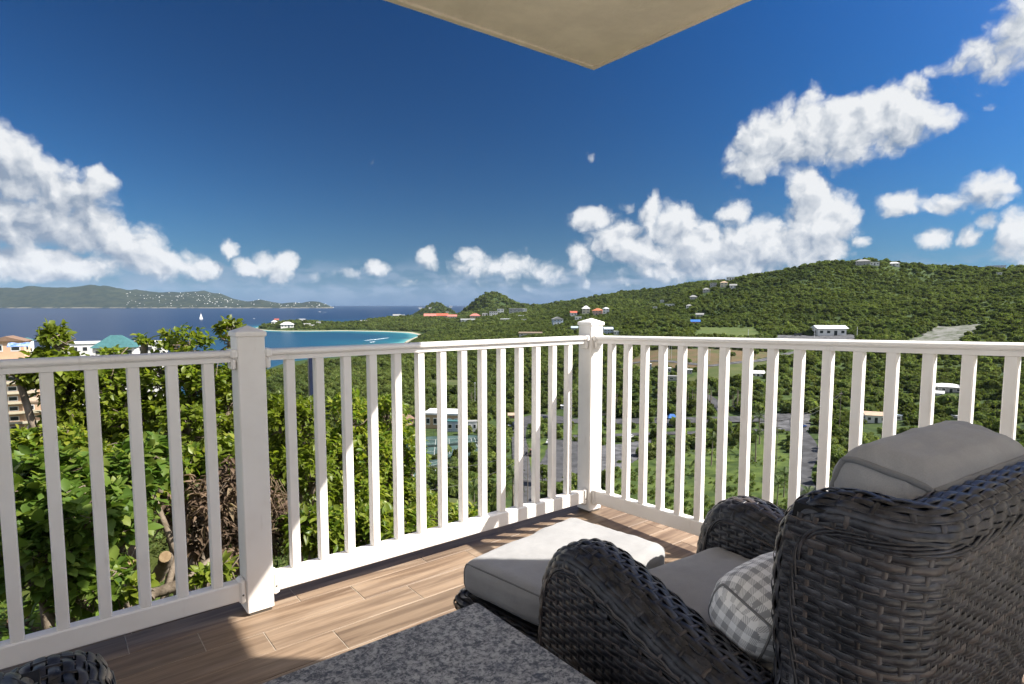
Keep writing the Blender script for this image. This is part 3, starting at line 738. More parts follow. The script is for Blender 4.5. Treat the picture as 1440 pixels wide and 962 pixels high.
MAT_STUCCO = mat("beige_stucco", (0.86, 0.80, 0.70), 0.95, 0.2, var=0.07, vscale=4, bump=1.0, bscale=13)
MAT_WALL = mat("cream_wall", (0.80, 0.75, 0.66), 0.95, 0.2, var=0.03, vscale=4, bump=0.4, bscale=30)
MAT_CONCRETE = mat('balcony_edge_render', (0.42, 0.38, 0.32), 0.95, 0.2, var=0.15, vscale=6, bump=0.3, bscale=30)

# floor: grout bed with individual tiles on it
S_END, T_END = 4.9, 3.25
S0, T0 = -0.21, -0.21
floor = MB().box(S0 + .002, S_END, T0 + .002, T_END, -0.25, -0.0014).build('balcony_floor', MAT_GROUT)
floor.location = W(0, 0); floor.rotation_euler = (0, 0, RZ); structure(floor)
TW, TL, GR = 0.1525, 0.6155, 0.0028
def tile_mesh(l, w):
    b = 0.0012
    return MB().bbox(0, l, 0, w, -0.008, 0.0, b).mesh('tile')
tile_cache = {}
joint_off = {-1: 1.745, 0: 1.524, 1: 1.94, 2: 1.727}
for k in range(-2, 22):
    t0 = 0.005 + k * TW; t1 = t0 + TW
    if t0 > T_END - 0.01: break
    off = joint_off.get(k, (k * 0.217 + 0.31) % TL)
    j0 = off - math.ceil((off - S0) / TL) * TL
    s = j0
    while s < S_END:
        a, b = max(s, S0), min(s + TL, S_END)
        ta = max(t0, T0)
        if b - a > 0.03 and t1 - ta > .02:
            l = round(b - a - GR, 4); w = round(min(t1, T_END) - ta - GR, 4)
            key = (l, w)
            if key not in tile_cache:
                tile_cache[key] = tile_mesh(l, w); tile_cache[key].materials.append(MAT_TILE)
            o = link('tile', tile_cache[key], None, floor)
            o.location = (a + GR / 2, ta + GR / 2, random.uniform(-.0004, .0004) + .0006)
        s += TL

# roof slab over the balcony: rendered soffit with a drip edge
ZS = 2.665
_p = [st_of(atz(537.5, 0, ZS)), st_of(atz(835, 99, ZS)), st_of(atz(1058.7, 0, ZS))]
c0 = np.array(_p[1]); da = np.array(_p[0]) - c0; da /= da[0]; db = np.array(_p[2]) - c0; db /= db[1]
def roof_pt(ds, dt): return c0 + da * ds + db * dt
def soffit():
    mb = MB(); rim = 0.035
    outer = [roof_pt(0, 0), roof_pt(4.4, 0), roof_pt(4.4, 4.4), roof_pt(0, 4.4)]
    inner = [roof_pt(rim, rim), roof_pt(4.4, rim), roof_pt(4.4, 4.4), roof_pt(rim, 4.4)]
    # recessed underside as a fine, slightly uneven sheet
    n = 130; ds = np.linspace(rim, 4.4, n); dt = np.linspace(rim, 4.4, n)
    P = c0 + ds[:, None, None] * da + dt[None, :, None] * db
    Z = ZS + 0.010 + fbm(P[..., 0] + 40, P[..., 1] + 50, 0.35, 4) * 0.011 + np.maximum(0, fbm(P[..., 0] * .5 + 70, P[..., 1] + 20, 0.16, 2) - .12) * 0.012
    V = np.concatenate([P, Z[..., None]], -1).reshape(-1, 3)
    fs = [(i * n + j, i * n + j + 1, (i + 1) * n + j + 1, (i + 1) * n + j) for i in range(n - 1) for j in range(n - 1)]
    mb.add(V, fs)
    # rim on the two free edges, slightly wavy outer face
    def strip(p, q, ip, iq):
        m = 60; u = np.linspace(0, 1, m)[:, None]
        o = np.array(p) * (1 - u) + np.array(q) * u; i = np.array(ip) * (1 - u) + np.array(iq) * u
        w = fbm(o[:, 0] * 3 + 7, o[:, 1] * 3, 0.2, 3)[:, None] * 0.006
        o = o + w
        z = np.full((m, 1), ZS) + w * 0.6
        rows = [np.hstack([i, np.full((m, 1), ZS + 0.016)]), np.hstack([i, z]), np.hstack([o, z + 0.002]), np.hstack([o, z + 0.28])]
        V = np.stack(rows, 1).reshape(-1, 3); k = 4
        mb.add(V, [(a * k + b, a * k + b + 1, (a + 1) * k + b + 1, (a + 1) * k + b) for a in range(m - 1) for b in range(k - 1)])
    strip(outer[0], outer[1], inner[0], inner[1]); strip(outer[0], outer[3], inner[0], inner[3])
    top = [(*roof_pt(0, 0), ZS + .28), (*roof_pt(4.4, 0), ZS + .28), (*roof_pt(4.4, 4.4), ZS + .28), (*roof_pt(0, 4.4), ZS + .28)]
    mb.add(top, [(0, 1, 2, 3)])
    o = mb.build('roof_slab', MAT_STUCCO, smooth=False)
    me = o.data; me.polygons.foreach_set('use_smooth', [i < (n - 1) ** 2 for i in range(len(me.polygons))])
    o.location = W(0, 0); o.rotation_euler = (0, 0, RZ)
    return structure(o)
soffit()

# side wall of the house, where the right railing ends just outside the picture
sw = thing('house_wall', 'cream rendered side wall of the house where the right railing ends', 'wall', W(0, 0), RZ)
MB().box(-.085, .10, 2.205, 4.35, -.003, ZS + .012).build('wall_panel', MAT_WALL, sw)
MB().box(.101, .113, 2.215, 4.35, .0015, .10).build('skirting', MAT_WALL, sw)
# the storeys below the balcony
MAT_GLASS = mat('window_glass', (0.05, 0.07, 0.08), 0.08, 0.6)
MAT_DARKFRAME = mat('bronze_frame', (0.10, 0.085, 0.07), 0.4, 0.5)
base = MB().box(S0 + .25, S_END, T0 + .3, T_END + 3, -14, -.26).build('building_base', MAT_STUCCO)
base.location = W(0, 0); base.rotation_euler = (0, 0, RZ); structure(base)

# ------------------------------------------------------------------ railing
BAL = 0.019
def baluster_mesh(h):
    return MB().bbox(-BAL, BAL, -BAL, BAL, 0, h, 0.004).mesh('baluster')
def rail_profile_top():      # (y, z) about the rail's centre line, z from the top
    return [(-.024, -.044), (.024, -.044), (.024, -.027), (.020, -.025), (.020, -.022), (.034, -.020), (.036, -.014), (.034, -.006), (.026, -.001), (.010, .0015), (-.010, .0015), (-.026, -.001), (-.034, -.006), (-.036, -.014), (-.034, -.020), (-.020, -.022), (-.020, -.025), (-.024, -.027)]
def bottom_profile():
    return [(-.022, -.076), (.022, -.076), (.025, -.072), (.025, -.006), (.021, 0), (-.021, 0), (-.025, -.006), (-.025, -.072)]
def extr(prof, x0, z0, x1, z1, yc):
    n = len(prof)
    vs = [(x0, yc + y, z0 + z) for y, z in prof] + [(x1, yc + y, z1 + z) for y, z in prof]
    fs = [tuple(range(n)), tuple(range(2 * n - 1, n - 1, -1))] + [(j, n + j, n + (j + 1) % n, (j + 1) % n) for j in range(n)]
    return vs, fs
def railing(label, origin, rz, x0, x1, zoff, slope, xs, yc, flip=1):
    """x runs along the railing; heights rise with slope"""
    r = thing('railing', label, 'railing', origin, rz, 'white balcony railing sections')
    zt = lambda x: 1.067 + slope * (x + zoff); zb = lambda x: 0.138 + slope * (x + zoff)
    vs, fs = extr(rail_profile_top(), x0, zt(x0), x1, zt(x1), yc); MB().add(vs, fs).build('top_rail', MAT_VINYL, r)
    vs, fs = extr(bottom_profile(), x0, zb(x0), x1, zb(x1), yc); MB().add(vs, fs).build('bottom_rail', MAT_VINYL, r)
    hmax = 1.067 - .040 - .138
    me = baluster_mesh(hmax); me.materials.append(MAT_VINYL)
    for x in xs:
        b = link('baluster', me, None, r); b.location = (x, yc, zb(x) - .002)
    for xe, sg in ((x0, 1), (x1, -1)):
        # moulded collars where the rails meet the posts
        z = zt(xe)
        a, b2 = sorted((xe - sg * .001, xe + sg * .026))
        mb = MB().bbox(a, b2, yc - .041, yc + .041, z - .030, z + .005, .006)
        mb.bbox(a + .004, b2 - .004, yc - .031, yc + .031, z - .075, z - .0302, .006)
        mb.build('rail_bracket', MAT_VINYL, r)
        z = zb(xe)
        MB().bbox(a, b2, yc - .033, yc + .033, z - .088, z + .010, .008).build('rail_bracket', MAT_VINYL, r)
        MB().tube([(xe + sg * .013, yc + .0335, z - .05), (xe + sg * .013, yc + .0350, z - .05)], .004, 8).build('screw', MAT_DARKFRAME, r)
    return r
PH = 0.052
def post(label, s, t):
    p = thing('railing_post', label, 'post', W(s, t), RZ, 'white railing posts')
    MB().bbox(-PH, PH, -PH, PH, 0.012, 1.14, .004).build('post_sleeve', MAT_VINYL, p)
    MB().bbox(-PH + .006, PH - .006, -PH + .006, PH - .006, 0.0012, 0.0115, .002).build('base_plate', MAT_DARKFRAME, p)
    h = PH + .006
    mb = MB().bbox(-h, h, -h, h, 1.128, 1.148, .003)
    mb.add([(-h + .003, -h + .003, 1.148), (h - .003, -h + .003, 1.148), (h - .003, h - .003, 1.148), (-h + .003, h - .003, 1.148), (0, 0, 1.171)], [(0, 1, 4), (1, 2, 4), (2, 3, 4), (3, 0, 4)])
    mb.build('post_cap', MAT_VINYL, p)
    return p
SP1, SP2 = 1.905, 3.92
post('corner post where the two white railings meet', -.030, -.035)
post('square white post at the left between two railing sections', SP1, -.045)
post('white post at the far left end of the left railing, beside the side wall', SP2, -.045)
railing('longest white railing section, between the corner post and the left post', W(0, 0), RZ, -.030 + PH, SP1 - PH, 0, SLA, [.1598 + .1224 * i for i in range(14)], -.030)
railing('shaded white railing section at the left, running out of the picture', W(0, 0), RZ, SP1 + PH, SP2 - PH, 0, SLA, [2.0566 + .1214 * i for i in range(15)], -.030)
# right railing: local x along t
railing('white railing section on the right, behind the wicker armchair', W(0, 0), RZ + math.pi / 2, -.035 + PH, 2.203, 0, SLB, [.1337 + .1205 * i for i in range(17)], .030)
# ------------------------------------------------------------------ wicker furniture
def wicker_mat(name, c1, c2, c3):
    m = bpy.data.materials.new(name); m.use_nodes = True
    nt = m.node_tree; bs = nt.nodes['Principled BSDF']; bs.inputs['Specular IOR Level'].default_value = 0.42
    tc = NN(nt, 'ShaderNodeTexCoord'); oi = NN(nt, 'ShaderNodeObjectInfo'); v = tc.outputs['Object']
    n = NOISE(nt, v, 28, 4, 0.65); n2 = NOISE(nt, V_(nt, 'MULTIPLY', v, (60, 60, 500)), 1.0, 3, 0.6)
    c = MIX(nt, SS(nt, n.outputs['Fac'], 0.35, 0.7), c4(c1), c4(c2))
    c = MIX(nt, SS(nt, oi.outputs['Random'], 0.78, 0.95), c, c4(c3))
    hs = NN(nt, 'ShaderNodeHueSaturation'); nt.links.new(c, hs.inputs['Color']); nt.links.new(M_(nt, 'MULTIPLY_ADD', oi.outputs['Random'], 0.6, 0.7), hs.inputs['Value'])
    nt.links.new(hs.outputs[0], bs.inputs['Base Color'])
    nt.links.new(M_(nt, 'MULTIPLY_ADD', n2.outputs['Fac'], 0.25, 0.19), bs.inputs['Roughness'])
    bp = NN(nt, 'ShaderNodeBump'); bp.inputs['Strength'].default_value = 0.25; bp.inputs['Distance'].default_value = 0.002
    nt.links.new(n2.outputs['Fac'], bp.inputs['Height']); nt.links.new(bp.outputs[0], bs.inputs['Normal'])
    return m
MAT_WICKER = wicker_mat('dark_wicker', (0.014, 0.0145, 0.019), (0.050, 0.051, 0.060), (0.058, 0.048, 0.045))
MAT_CORE = mat('wicker_core', (0.008, 0.008, 0.009), 0.7, 0.3)

def fabric_mat(name, col, scale=900):
    m = bpy.data.materials.new(name); m.use_nodes = True
    nt = m.node_tree; bs = nt.nodes['Principled BSDF']; bs.inputs['Roughness'].default_value = 0.9; bs.inputs['Specular IOR Level'].default_value = 0.2
    bs.inputs['Sheen Weight'].default_value = 0.15
    tc = NN(nt, 'ShaderNodeTexCoord'); v = tc.outputs['Object']
    n = NOISE(nt, v, 9, 5, 0.6); n2 = NOISE(nt, v, 420, 2, 0.5); n3 = NOISE(nt, v, 38, 4, 0.6)
    c = MIX(nt, SS(nt, n.outputs['Fac'], 0.3, 0.7), c4([x * 0.92 for x in col]), c4([x * 1.06 for x in col]))
    c = MIX(nt, M_(nt, 'MULTIPLY', SS(nt, n2.outputs['Fac'], 0.4, 0.7), 0.3), c, c4([x * 0.7 for x in col]))
    nt.links.new(c, bs.inputs['Base Color'])
    bp = NN(nt, 'ShaderNodeBump'); bp.inputs['Strength'].default_value = 0.25; bp.inputs['Distance'].default_value = 0.004
    nt.links.new(M_(nt, 'ADD', n3.outputs['Fac'], M_(nt, 'MULTIPLY', n2.outputs['Fac'], 0.25)), bp.inputs['Height']); nt.links.new(bp.outputs[0], bs.inputs['Normal'])
    return m
MAT_CUSHION = fabric_mat('grey_cushion_fabric', (0.305, 0.305, 0.310))
MAT_PIPING = fabric_mat('grey_piping', (0.19, 0.191, 0.195))  # same grey cloth, darkened to put the seam's shadow into the colour

def gingham_mat():
    m = bpy.data.materials.new('gingham_fabric'); m.use_nodes = True
    nt = m.node_tree; bs = nt.nodes['Principled BSDF']; bs.inputs['Roughness'].default_value = 0.9; bs.inputs['Specular IOR Level'].default_value = 0.15
    uv = NN(nt, 'ShaderNodeUVMap'); sep = NN(nt, 'ShaderNodeSeparateXYZ'); nt.links.new(uv.outputs[0], sep.inputs[0])
    P = 0.034
    def stripe(c): return M_(nt, 'GREATER_THAN', M_(nt, 'FRACT', M_(nt, 'MULTIPLY', c, 1 / P)), 0.5)
    su = stripe(sep.outputs[0]); sv = stripe(sep.outputs[1])
    # where only one thread system is grey the cloth shows fine diagonal twill
    tw = M_(nt, 'FRACT', M_(nt, 'MULTIPLY', M_(nt, 'ADD', sep.outputs[0], sep.outputs[1]), 1 / 0.0052))
    tw = M_(nt, 'GREATER_THAN', tw, 0.5)
    s = M_(nt, 'ADD', su, sv)
    one = M_(nt, 'COMPARE', s, 1.0, 0.1)
    two = M_(nt, 'GREATER_THAN', s, 1.5)
    g = M_(nt, 'ADD', two, M_(nt, 'MULTIPLY', one, M_(nt, 'MULTIPLY_ADD', tw, 0.55, 0.2)))
    c = MIX(nt, g, (0.86, 0.86, 0.86, 1), (0.34, 0.345, 0.355, 1))
    nt.links.new(c, bs.inputs['Base Color'])
    tc = NN(nt, 'ShaderNodeTexCoord'); n3 = NOISE(nt, tc.outputs['Object'], 45, 4, 0.6); n4 = NOISE(nt, tc.outputs['Object'], 500, 2, 0.6)
    bp = NN(nt, 'ShaderNodeBump'); bp.inputs['Strength'].default_value = 0.3; bp.inputs['Distance'].default_value = 0.004
    nt.links.new(M_(nt, 'ADD', n3.outputs['Fac'], M_(nt, 'MULTIPLY', n4.outputs['Fac'], 0.3)), bp.inputs['Height']); nt.links.new(bp.outputs[0], bs.inputs['Normal'])
    return m
MAT_GINGHAM = gingham_mat()

def UV3(P):                     # chair coordinates (u inwards, v backwards, z) -> local object coordinates
    P = np.asarray(P, float).copy(); P[..., 0] *= -1; return P

def resample(P, step):
    P = np.asarray(P, float)
    d = np.concatenate([[0], np.cumsum(np.linalg.norm(np.diff(P[:, :3], axis=0), axis=1))])
    n = max(3, int(round(d[-1] / step)) + 1)
    s = np.linspace(0, d[-1], n)
    return np.stack([np.interp(s, d, P[:, k]) for k in range(P.shape[1])], 1), s

FLAT = np.array([(-.5, 0), (-.34, .75), (0, 1.0), (.34, .75), (.5, 0)])
def ribbon(mb, P, Nn, w, h, off):
    """flat, slightly domed strand following P, lifted along the normals by off"""
    T = np.gradient(P, axis=0); T /= np.linalg.norm(T, axis=1)[:, None] + 1e-9
    S = np.cross(T, Nn); S /= np.linalg.norm(S, axis=1)[:, None] + 1e-9
    n = len(P); k = len(FLAT)
    V = P[:, None, :] + Nn[:, None, :] * (off[:, None, None] + FLAT[None, :, 1, None] * h) + S[:, None, :] * (FLAT[None, :, 0, None] * w)
    fs = [(i * k + j, i * k + j + 1, (i + 1) * k + j + 1, (i + 1) * k + j) for i in range(n - 1) for j in range(k - 1)]
    mb.add(UV3(V.reshape(-1, 3)), fs)

PITCHW = 0.031
def weave_row(P, Nn, parity, parent, w=0.0138, thin=True, amp=0.0026, name='strand'):
    Q, s = resample(np.hstack([P, Nn]), PITCHW / 4)
    Pn, Nr = Q[:, :3], Q[:, 3:]; Nr = Nr / (np.linalg.norm(Nr, axis=1)[:, None] + 1e-9)
    off = 0.0042 + amp * np.cos(math.pi * s / PITCHW + parity * math.pi) + 0.0006 * np.sin(s * 31 + parity)
    jit = np.random.default_rng(len(s) + int(parity)).normal(0, .0004)
    mb = MB(); ribbon(mb, Pn, Nr, w * random.uniform(.93, 1.06), 0.0017, off + jit)
    o = mb.build(name, MAT_WICKER, parent, True)
    if thin:
        T = np.gradient(Pn, axis=0); T /= np.linalg.norm(T, axis=1)[:, None] + 1e-9
        S = np.cross(T, Nr)
        mb = MB(); offt = 0.0048 - amp * 0.85 * np.cos(math.pi * s / PITCHW + parity * math.pi)
        c = Pn + Nr * offt[:, None] + S * (0.0075)
        mb.tube(UV3(c), 0.0021, 5)
        mb.build('thin_strand', MAT_WICKER, parent, True)
    return o
def stake(P, Nn, parent, w=0.0100):
    Q, s = resample(np.hstack([P, Nn]), 0.02)
    mb = MB(); ribbon(mb, Q[:, :3], Q[:, 3:] / np.linalg.norm(Q[:, 3:], axis=1)[:, None], w, 0.002, np.full(len(s), 0.0042))
    return mb.build('stake', MAT_WICKER, parent, True)
def braid(P, parent, rad=0.0032, hel=0.0062, pitch=0.30, strands=6):
    Q, s = resample(np.asarray(P, float), 0.007)
    T = np.gradient(Q, axis=0); T /= np.linalg.norm(T, axis=1)[:, None] + 1e-9
    ref = np.array([1.0, 0.02, 0.01]); A = np.cross(T, ref); A /= np.linalg.norm(A, axis=1)[:, None] + 1e-9; Bv = np.cross(T, A)
    for k in range(strands):
        ph = 2 * math.pi * (s / pitch + k / strands)
        MB().tube(UV3(Q + hel * (np.cos(ph)[:, None] * A + np.sin(ph)[:, None] * Bv)), rad, 6).build('braid_strand', MAT_WICKER, parent, True)

ARM_CURVE = np.array([(.035, .04), (.028, .18), (.026, .32), (.032, .42), (.054, .510), (.098, .572), (.16, .602), (.24, .600), (.34, .574), (.46, .538), (.58, .506), (.70, .484), (.80, .474)])
def smooth_curve(C, n=120):
    d = np.concatenate([[0], np.cumsum(np.linalg.norm(np.diff(C, axis=0), axis=1))]); s = np.linspace(0, d[-1], n)
    Q = np.stack([np.interp(s, d, C[:, k]) for k in range(C.shape[1])], 1)
    for _ in range(10):
        Q[1:-1] = .25 * Q[:-2] + .5 * Q[1:-1] + .25 * Q[2:]
    return Q
def make_arm(root, mirror):
    arm_w = 0.178
    def X(u): return (0.86 - u) if mirror else u
    sg = -1.0 if mirror else 1.0
    C = smooth_curve(ARM_CURVE)
    T = np.gradient(C, axis=0); T /= np.linalg.norm(T, axis=1)[:, None]; Nc = np.stack([-T[:, 1], T[:, 0]], 1)      # outward in (v, z)
    HR = 0.066
    Ci = C - Nc * HR
    # core: side profile extruded, the arm itself
    poly = [(v + 0.006, max(z, .04)) for v, z in (C - Nc * 0.006)] + [(.80, .04)]
    mb = MB(); n = len(poly); inset = [(v, z) for v, z in (C - Nc * 0.056)] + [(.80, .04)]
    ring = lambda pl, u: [(X(u), v, z) for v, z in pl]
    us = [(.004, inset), (.035, [(a[0] * .4 + b[0] * .6, a[1] * .4 + b[1] * .6) for a, b in zip(inset, poly)]), (arm_w / 2, poly), (arm_w - .035, [(a[0] * .4 + b[0] * .6, a[1] * .4 + b[1] * .6) for a, b in zip(inset, poly)]), (arm_w - .004, inset)]
    vs = []; fs = []
    for u, pl in us: vs += ring(pl, u)
    for k in range(len(us) - 1):
        for j in range(n): fs.append((k * n + j, k * n + (j + 1) % n, k * n + n + (j + 1) % n, k * n + n + j))
    fs.append(tuple(range(n))); fs.append(tuple(range(4 * n, 5 * n)))
    mb.add(UV3(vs), fs); arm = mb.build('arm', MAT_CORE, root)
    # side panels, woven in level rows
    rows = np.arange(0.055, 0.575, 0.0153)
    for side in (0, 1):
        u = X(0.0 if side == 0 else arm_w); nx = (-1.0 if side == 0 else 1.0) * sg
        for k, z in enumerate(rows):
            if side == 1 and z < 0.30: continue
            cr = np.where((Ci[:-1, 1] - z) * (Ci[1:, 1] - z) <= 0)[0]
            if len(cr) == 0: continue
            v0 = Ci[cr[0], 0]; v1 = Ci[cr[-1], 0] if len(cr) > 1 else 0.76
            v0, v1 = v0 - .004, min(v1 + .004, 0.76)
            if v1 - v0 < 0.05: continue
            n = 12; vv = np.linspace(v0, v1, n)
            bulge = 0.006 * np.sin(np.pi * np.clip((vv - .0) / .8, 0, 1)) * (1 if side == 0 else .3)
            P = np.stack([u + nx * bulge, vv, np.full(n, z)], 1); Nn = np.tile([nx, 0, 0.05], (n, 1))
            # keep the over-under in step with the stakes whatever the row's start
            ph = k + v0 / PITCHW
            weave_row(P, Nn, ph, arm)
        for v in np.arange(0.031 * 4, 0.77, PITCHW):
            up = Ci[:, 0]; i = np.argmin(np.abs(Ci[30:, 0] - v)) + 30
            zt = Ci[i, 1] if v > .08 else .5
            if side == 1 and zt < .33: continue
            zz = np.linspace(.05 if side == 0 else .30, zt + .006, 10)
            bl = 0.006 * math.sin(math.pi * min(1, v / .8)) * (1 if side == 0 else .3)
            stake(np.stack([np.full(10, u + nx * bl), np.full(10, v), zz], 1), np.tile([nx, 0, 0.0], (10, 1)), arm)
    # rolled top and front: lengthwise rows crossing hoops
    nr = 14
    for k in range(nr):
        th = math.pi * (k + .5) / nr
        uu = arm_w / 2 - (arm_w / 2) * math.cos(th)
        P2 = Ci + Nc * (HR * math.sin(th) ** 0.8)
        P = np.stack([np.full(len(C), X(uu)), P2[:, 0], P2[:, 1]], 1)
        Nn = np.stack([np.full(len(C), -math.cos(th) * sg), Nc[:, 0] * math.sin(th), Nc[:, 1] * math.sin(th)], 1)
        weave_row(P, Nn, k, arm, w=0.0175, thin=(k in (4, 9)), amp=0.0026)
    L = np.concatenate([[0], np.cumsum(np.linalg.norm(np.diff(C, axis=0), axis=1))])
    for l in np.arange(.03, L[-1], PITCHW):
        i = int(np.argmin(abs(L - l))); th = np.linspace(0.02, math.pi - .02, 12)
        P = np.stack([X(arm_w / 2 - arm_w / 2 * np.cos(th)), Ci[i, 0] + Nc[i, 0] * HR * np.sin(th) ** .8, Ci[i, 1] + Nc[i, 1] * HR * np.sin(th) ** .8], 1)
        Nn = np.stack([-np.cos(th) * sg, Nc[i, 0] * np.sin(th), Nc[i, 1] * np.sin(th)], 1)
        stake(P, Nn, arm)
    for uu, nx in ((0.004, -1), (arm_w - .004, 1)):
        Q = Ci + Nc * 0.008
        braid(np.stack([np.full(len(C), X(uu + nx * .006)), Q[:, 0], Q[:, 1]], 1), arm)
    return arm

def make_shell(root):
    """back with its two wings: rows run round both corners"""
    WIDTH = 0.86
    def uside(z): t = np.clip((z - .42) / .13, 0, 1); return 0.004 + 0.078 * t * t * (3 - 2 * t)
    def vrear(z): return 0.885 + 0.11 * (z - .05) / .85
    def vfront(z): return 0.775 if z < .5 else 0.745 + 0.02 * ((z - .70) / .2) ** 2
    def path(z, inset=0.0, n=10):
        u0 = uside(z) + inset; vr = vrear(z) - inset; vf = vfront(z); r = 0.095
        P = [(u0, v, -1, 0) for v in np.linspace(vf, vr - r, n)]
        for a in np.linspace(0, math.pi / 2, 7)[1:]:
            P.append((u0 + r - r * math.cos(a), vr - r + r * math.sin(a), -math.cos(a), math.sin(a)))
        h = [p for p in P]
        mid = [(u, vr, 0, 1) for u in np.linspace(u0 + r, WIDTH - u0 - r, 14)[1:-1]]
        far = [(WIDTH - p[0], p[1], -p[2], p[3]) for p in reversed(h)]
        return h + mid + far
    zs = np.linspace(.05, .885, 24)
    thick = 0.062
    vs = []; fs = []
    for z in zs:
        o = path(z, 0.003); i = path(z, thick)
        k = min(len(o), len(i))
        i = [(p[0], p[1]) for p in i]
        i[0] = (i[0][0], o[0][1]); i[-1] = (i[-1][0], o[-1][1])
        vs += [(p[0], p[1], z) for p in o] + [(p[0], p[1], z) for p in reversed(i)]
    m = len(vs) // len(zs)
    for a in range(len(zs) - 1):
        for j in range(m): fs.append((a * m + j, a * m + (j + 1) % m, (a + 1) * m + (j + 1) % m, (a + 1) * m + j))
    h = m // 2
    for j in range(h - 1): fs.append(((len(zs) - 1) * m + j, (len(zs) - 1) * m + j + 1, len(zs) * m - 2 - j, len(zs) * m - 1 - j))
    back = MB().add(UV3(vs), fs).build('back', MAT_CORE, root)
    for k, z in enumerate(np.arange(0.055, 0.865, 0.0153)):
        P = path(z)
        Pn = np.array([(p[0], p[1], z) for p in P]); Nn = np.array([(p[2], p[3], 0.0) for p in P])
        weave_row(Pn, Nn, k + vfront(z) / PITCHW, back, w=0.0138)
    # stakes stand at equal distances along the row
    base = path(.3); 
    tot = []
    lens = None
    for z in np.linspace(.05, .87, 14):
        P = np.array([(p[0], p[1]) for p in path(z)]); d = np.concatenate([[0], np.cumsum(np.linalg.norm(np.diff(P, axis=0), axis=1))]); tot.append((z, P, d, np.array([(p[2], p[3]) for p in path(z)])))
    for l in np.arange(0.018, 1.40, PITCHW):
        pts = []; nn = []
        for z, P, d, N2 in tot:
            if l > d[-1] - .01: continue
            pts.append((np.interp(l, d, P[:, 0]), np.interp(l, d, P[:, 1]), z)); nn.append((np.interp(l, d, N2[:, 0]), np.interp(l, d, N2[:, 1]), 0.0))
        if len(pts) > 3: stake(np.array(pts), np.array(nn), back)
    # rolled rim up the wing fronts and along the top
    r = 0.048; zt = 0.868
    def half():
        uc = lambda z: uside(z) + .05
        P = [(uc(z), vfront(z) + .012, z, -1, 0, 0, 0, -1, 0) for z in np.linspace(.47, .79, 10)]
        for a in np.linspace(0, math.pi / 2, 8)[1:]:
            P.append((uc(.85), vfront(.82) + .012 + .075 * (1 - math.cos(a)), .79 + .075 * math.sin(a), -1, 0, 0, 0, -math.cos(a), math.sin(a)))
        for v in np.linspace(.84, .90, 4): P.append((uc(.87), v, zt, -1, 0, 0, 0, 0, 1))
        for a in np.linspace(0, math.pi / 2, 8)[1:]:
            P.append((uc(.87) + .05 * (1 - math.cos(a)), .90 + .05 * math.sin(a), zt, -math.cos(a), math.sin(a), 0, 0, 0, 1))
        return P
    hp = half(); cen = [(u, .95, zt, 0, 1, 0, 0, 0, 1) for u in np.linspace(hp[-1][0], WIDTH - hp[-1][0], 12)[1:-1]]
    far = [(WIDTH - p[0],) + p[1:3] + (-p[3],) + p[4:] for p in reversed(hp)]
    full = np.array(hp + cen + far)
    Q, s = resample(full, 0.012)
    P0 = Q[:, :3]; L = Q[:, 3:6] / np.linalg.norm(Q[:, 3:6], axis=1)[:, None]; Nu = Q[:, 6:9] / np.linalg.norm(Q[:, 6:9], axis=1)[:, None]
    mb = MB(); k = 12; th = np.linspace(0, 2 * math.pi, k, endpoint=False)
    V = P0[:, None] + (r - .005) * (np.cos(th)[None, :, None] * L[:, None] + np.sin(th)[None, :, None] * Nu[:, None])
    mb.add(UV3(V.reshape(-1, 3)), [(i * k + j, i * k + (j + 1) % k, (i + 1) * k + (j + 1) % k, (i + 1) * k + j) for i in range(len(P0) - 1) for j in range(k)])
    rim = mb.build('rim', MAT_CORE, root)
    nr = 16
    for j in range(nr):
        t = -0.75 + (math.pi + 1.25) * (j + .5) / nr
        Nn = math.cos(t) * L + math.sin(t) * Nu
        weave_row(P0 + r * Nn, Nn, j, rim, w=0.0142, thin=(j % 3 == 1), amp=0.0026)
    for l in np.arange(.02, s[-1], PITCHW):
        i = int(np.argmin(abs(s - l))); t = np.linspace(-.75, math.pi + .5, 14)
        Nn = np.cos(t)[:, None] * L[i] + np.sin(t)[:, None] * Nu[i]
        stake(P0[i] + r * Nn, Nn, rim)
    braid(P0 + (r + .004) * (math.cos(-.25) * L + math.sin(-.25) * Nu), rim, 0.0034, .0068, .30)
    return back

def cushion_surface(P, hx, hy, hz, r, crown=0.02, noise=0.004, seed=0):
    """points of a cube surface -> points of a puffed cushion"""
    P = np.asarray(P, float)
    q = P * np.array([hx, hy, hz]); inner = np.array([hx - r, hy - r, hz - r])
    c = np.clip(q, -inner, inner); dlt = q - c; l = np.linalg.norm(dlt, axis=-1, keepdims=True)
    q = c + np.where(l > 1e-9, dlt / np.maximum(l, 1e-9) * np.minimum(l, r), 0)
    fx, fy, fz = 1 - np.abs(P[..., 0]) ** 2.2, 1 - np.abs(P[..., 1]) ** 2.2, 1 - np.abs(P[..., 2]) ** 2.2
    q[..., 2] += np.sign(q[..., 2]) * crown * fx * fy * (np.abs(P[..., 2]) ** 2)
    q[..., 0] += np.sign(q[..., 0]) * crown * .5 * fz * fy * (np.abs(P[..., 0]) ** 4)
    q[..., 1] += np.sign(q[..., 1]) * crown * .5 * fz * fx * (np.abs(P[..., 1]) ** 4)
    a, b = q[..., 0] * 9 + seed + 40, q[..., 1] * 9 + q[..., 2] * 7 + 40
    nz = fbm(a, b, 1.0, 3) * noise * 2 + fbm(a * 1.0, b * 4.0, 0.6, 3) * noise * .9
    return q + nz[..., None] * P
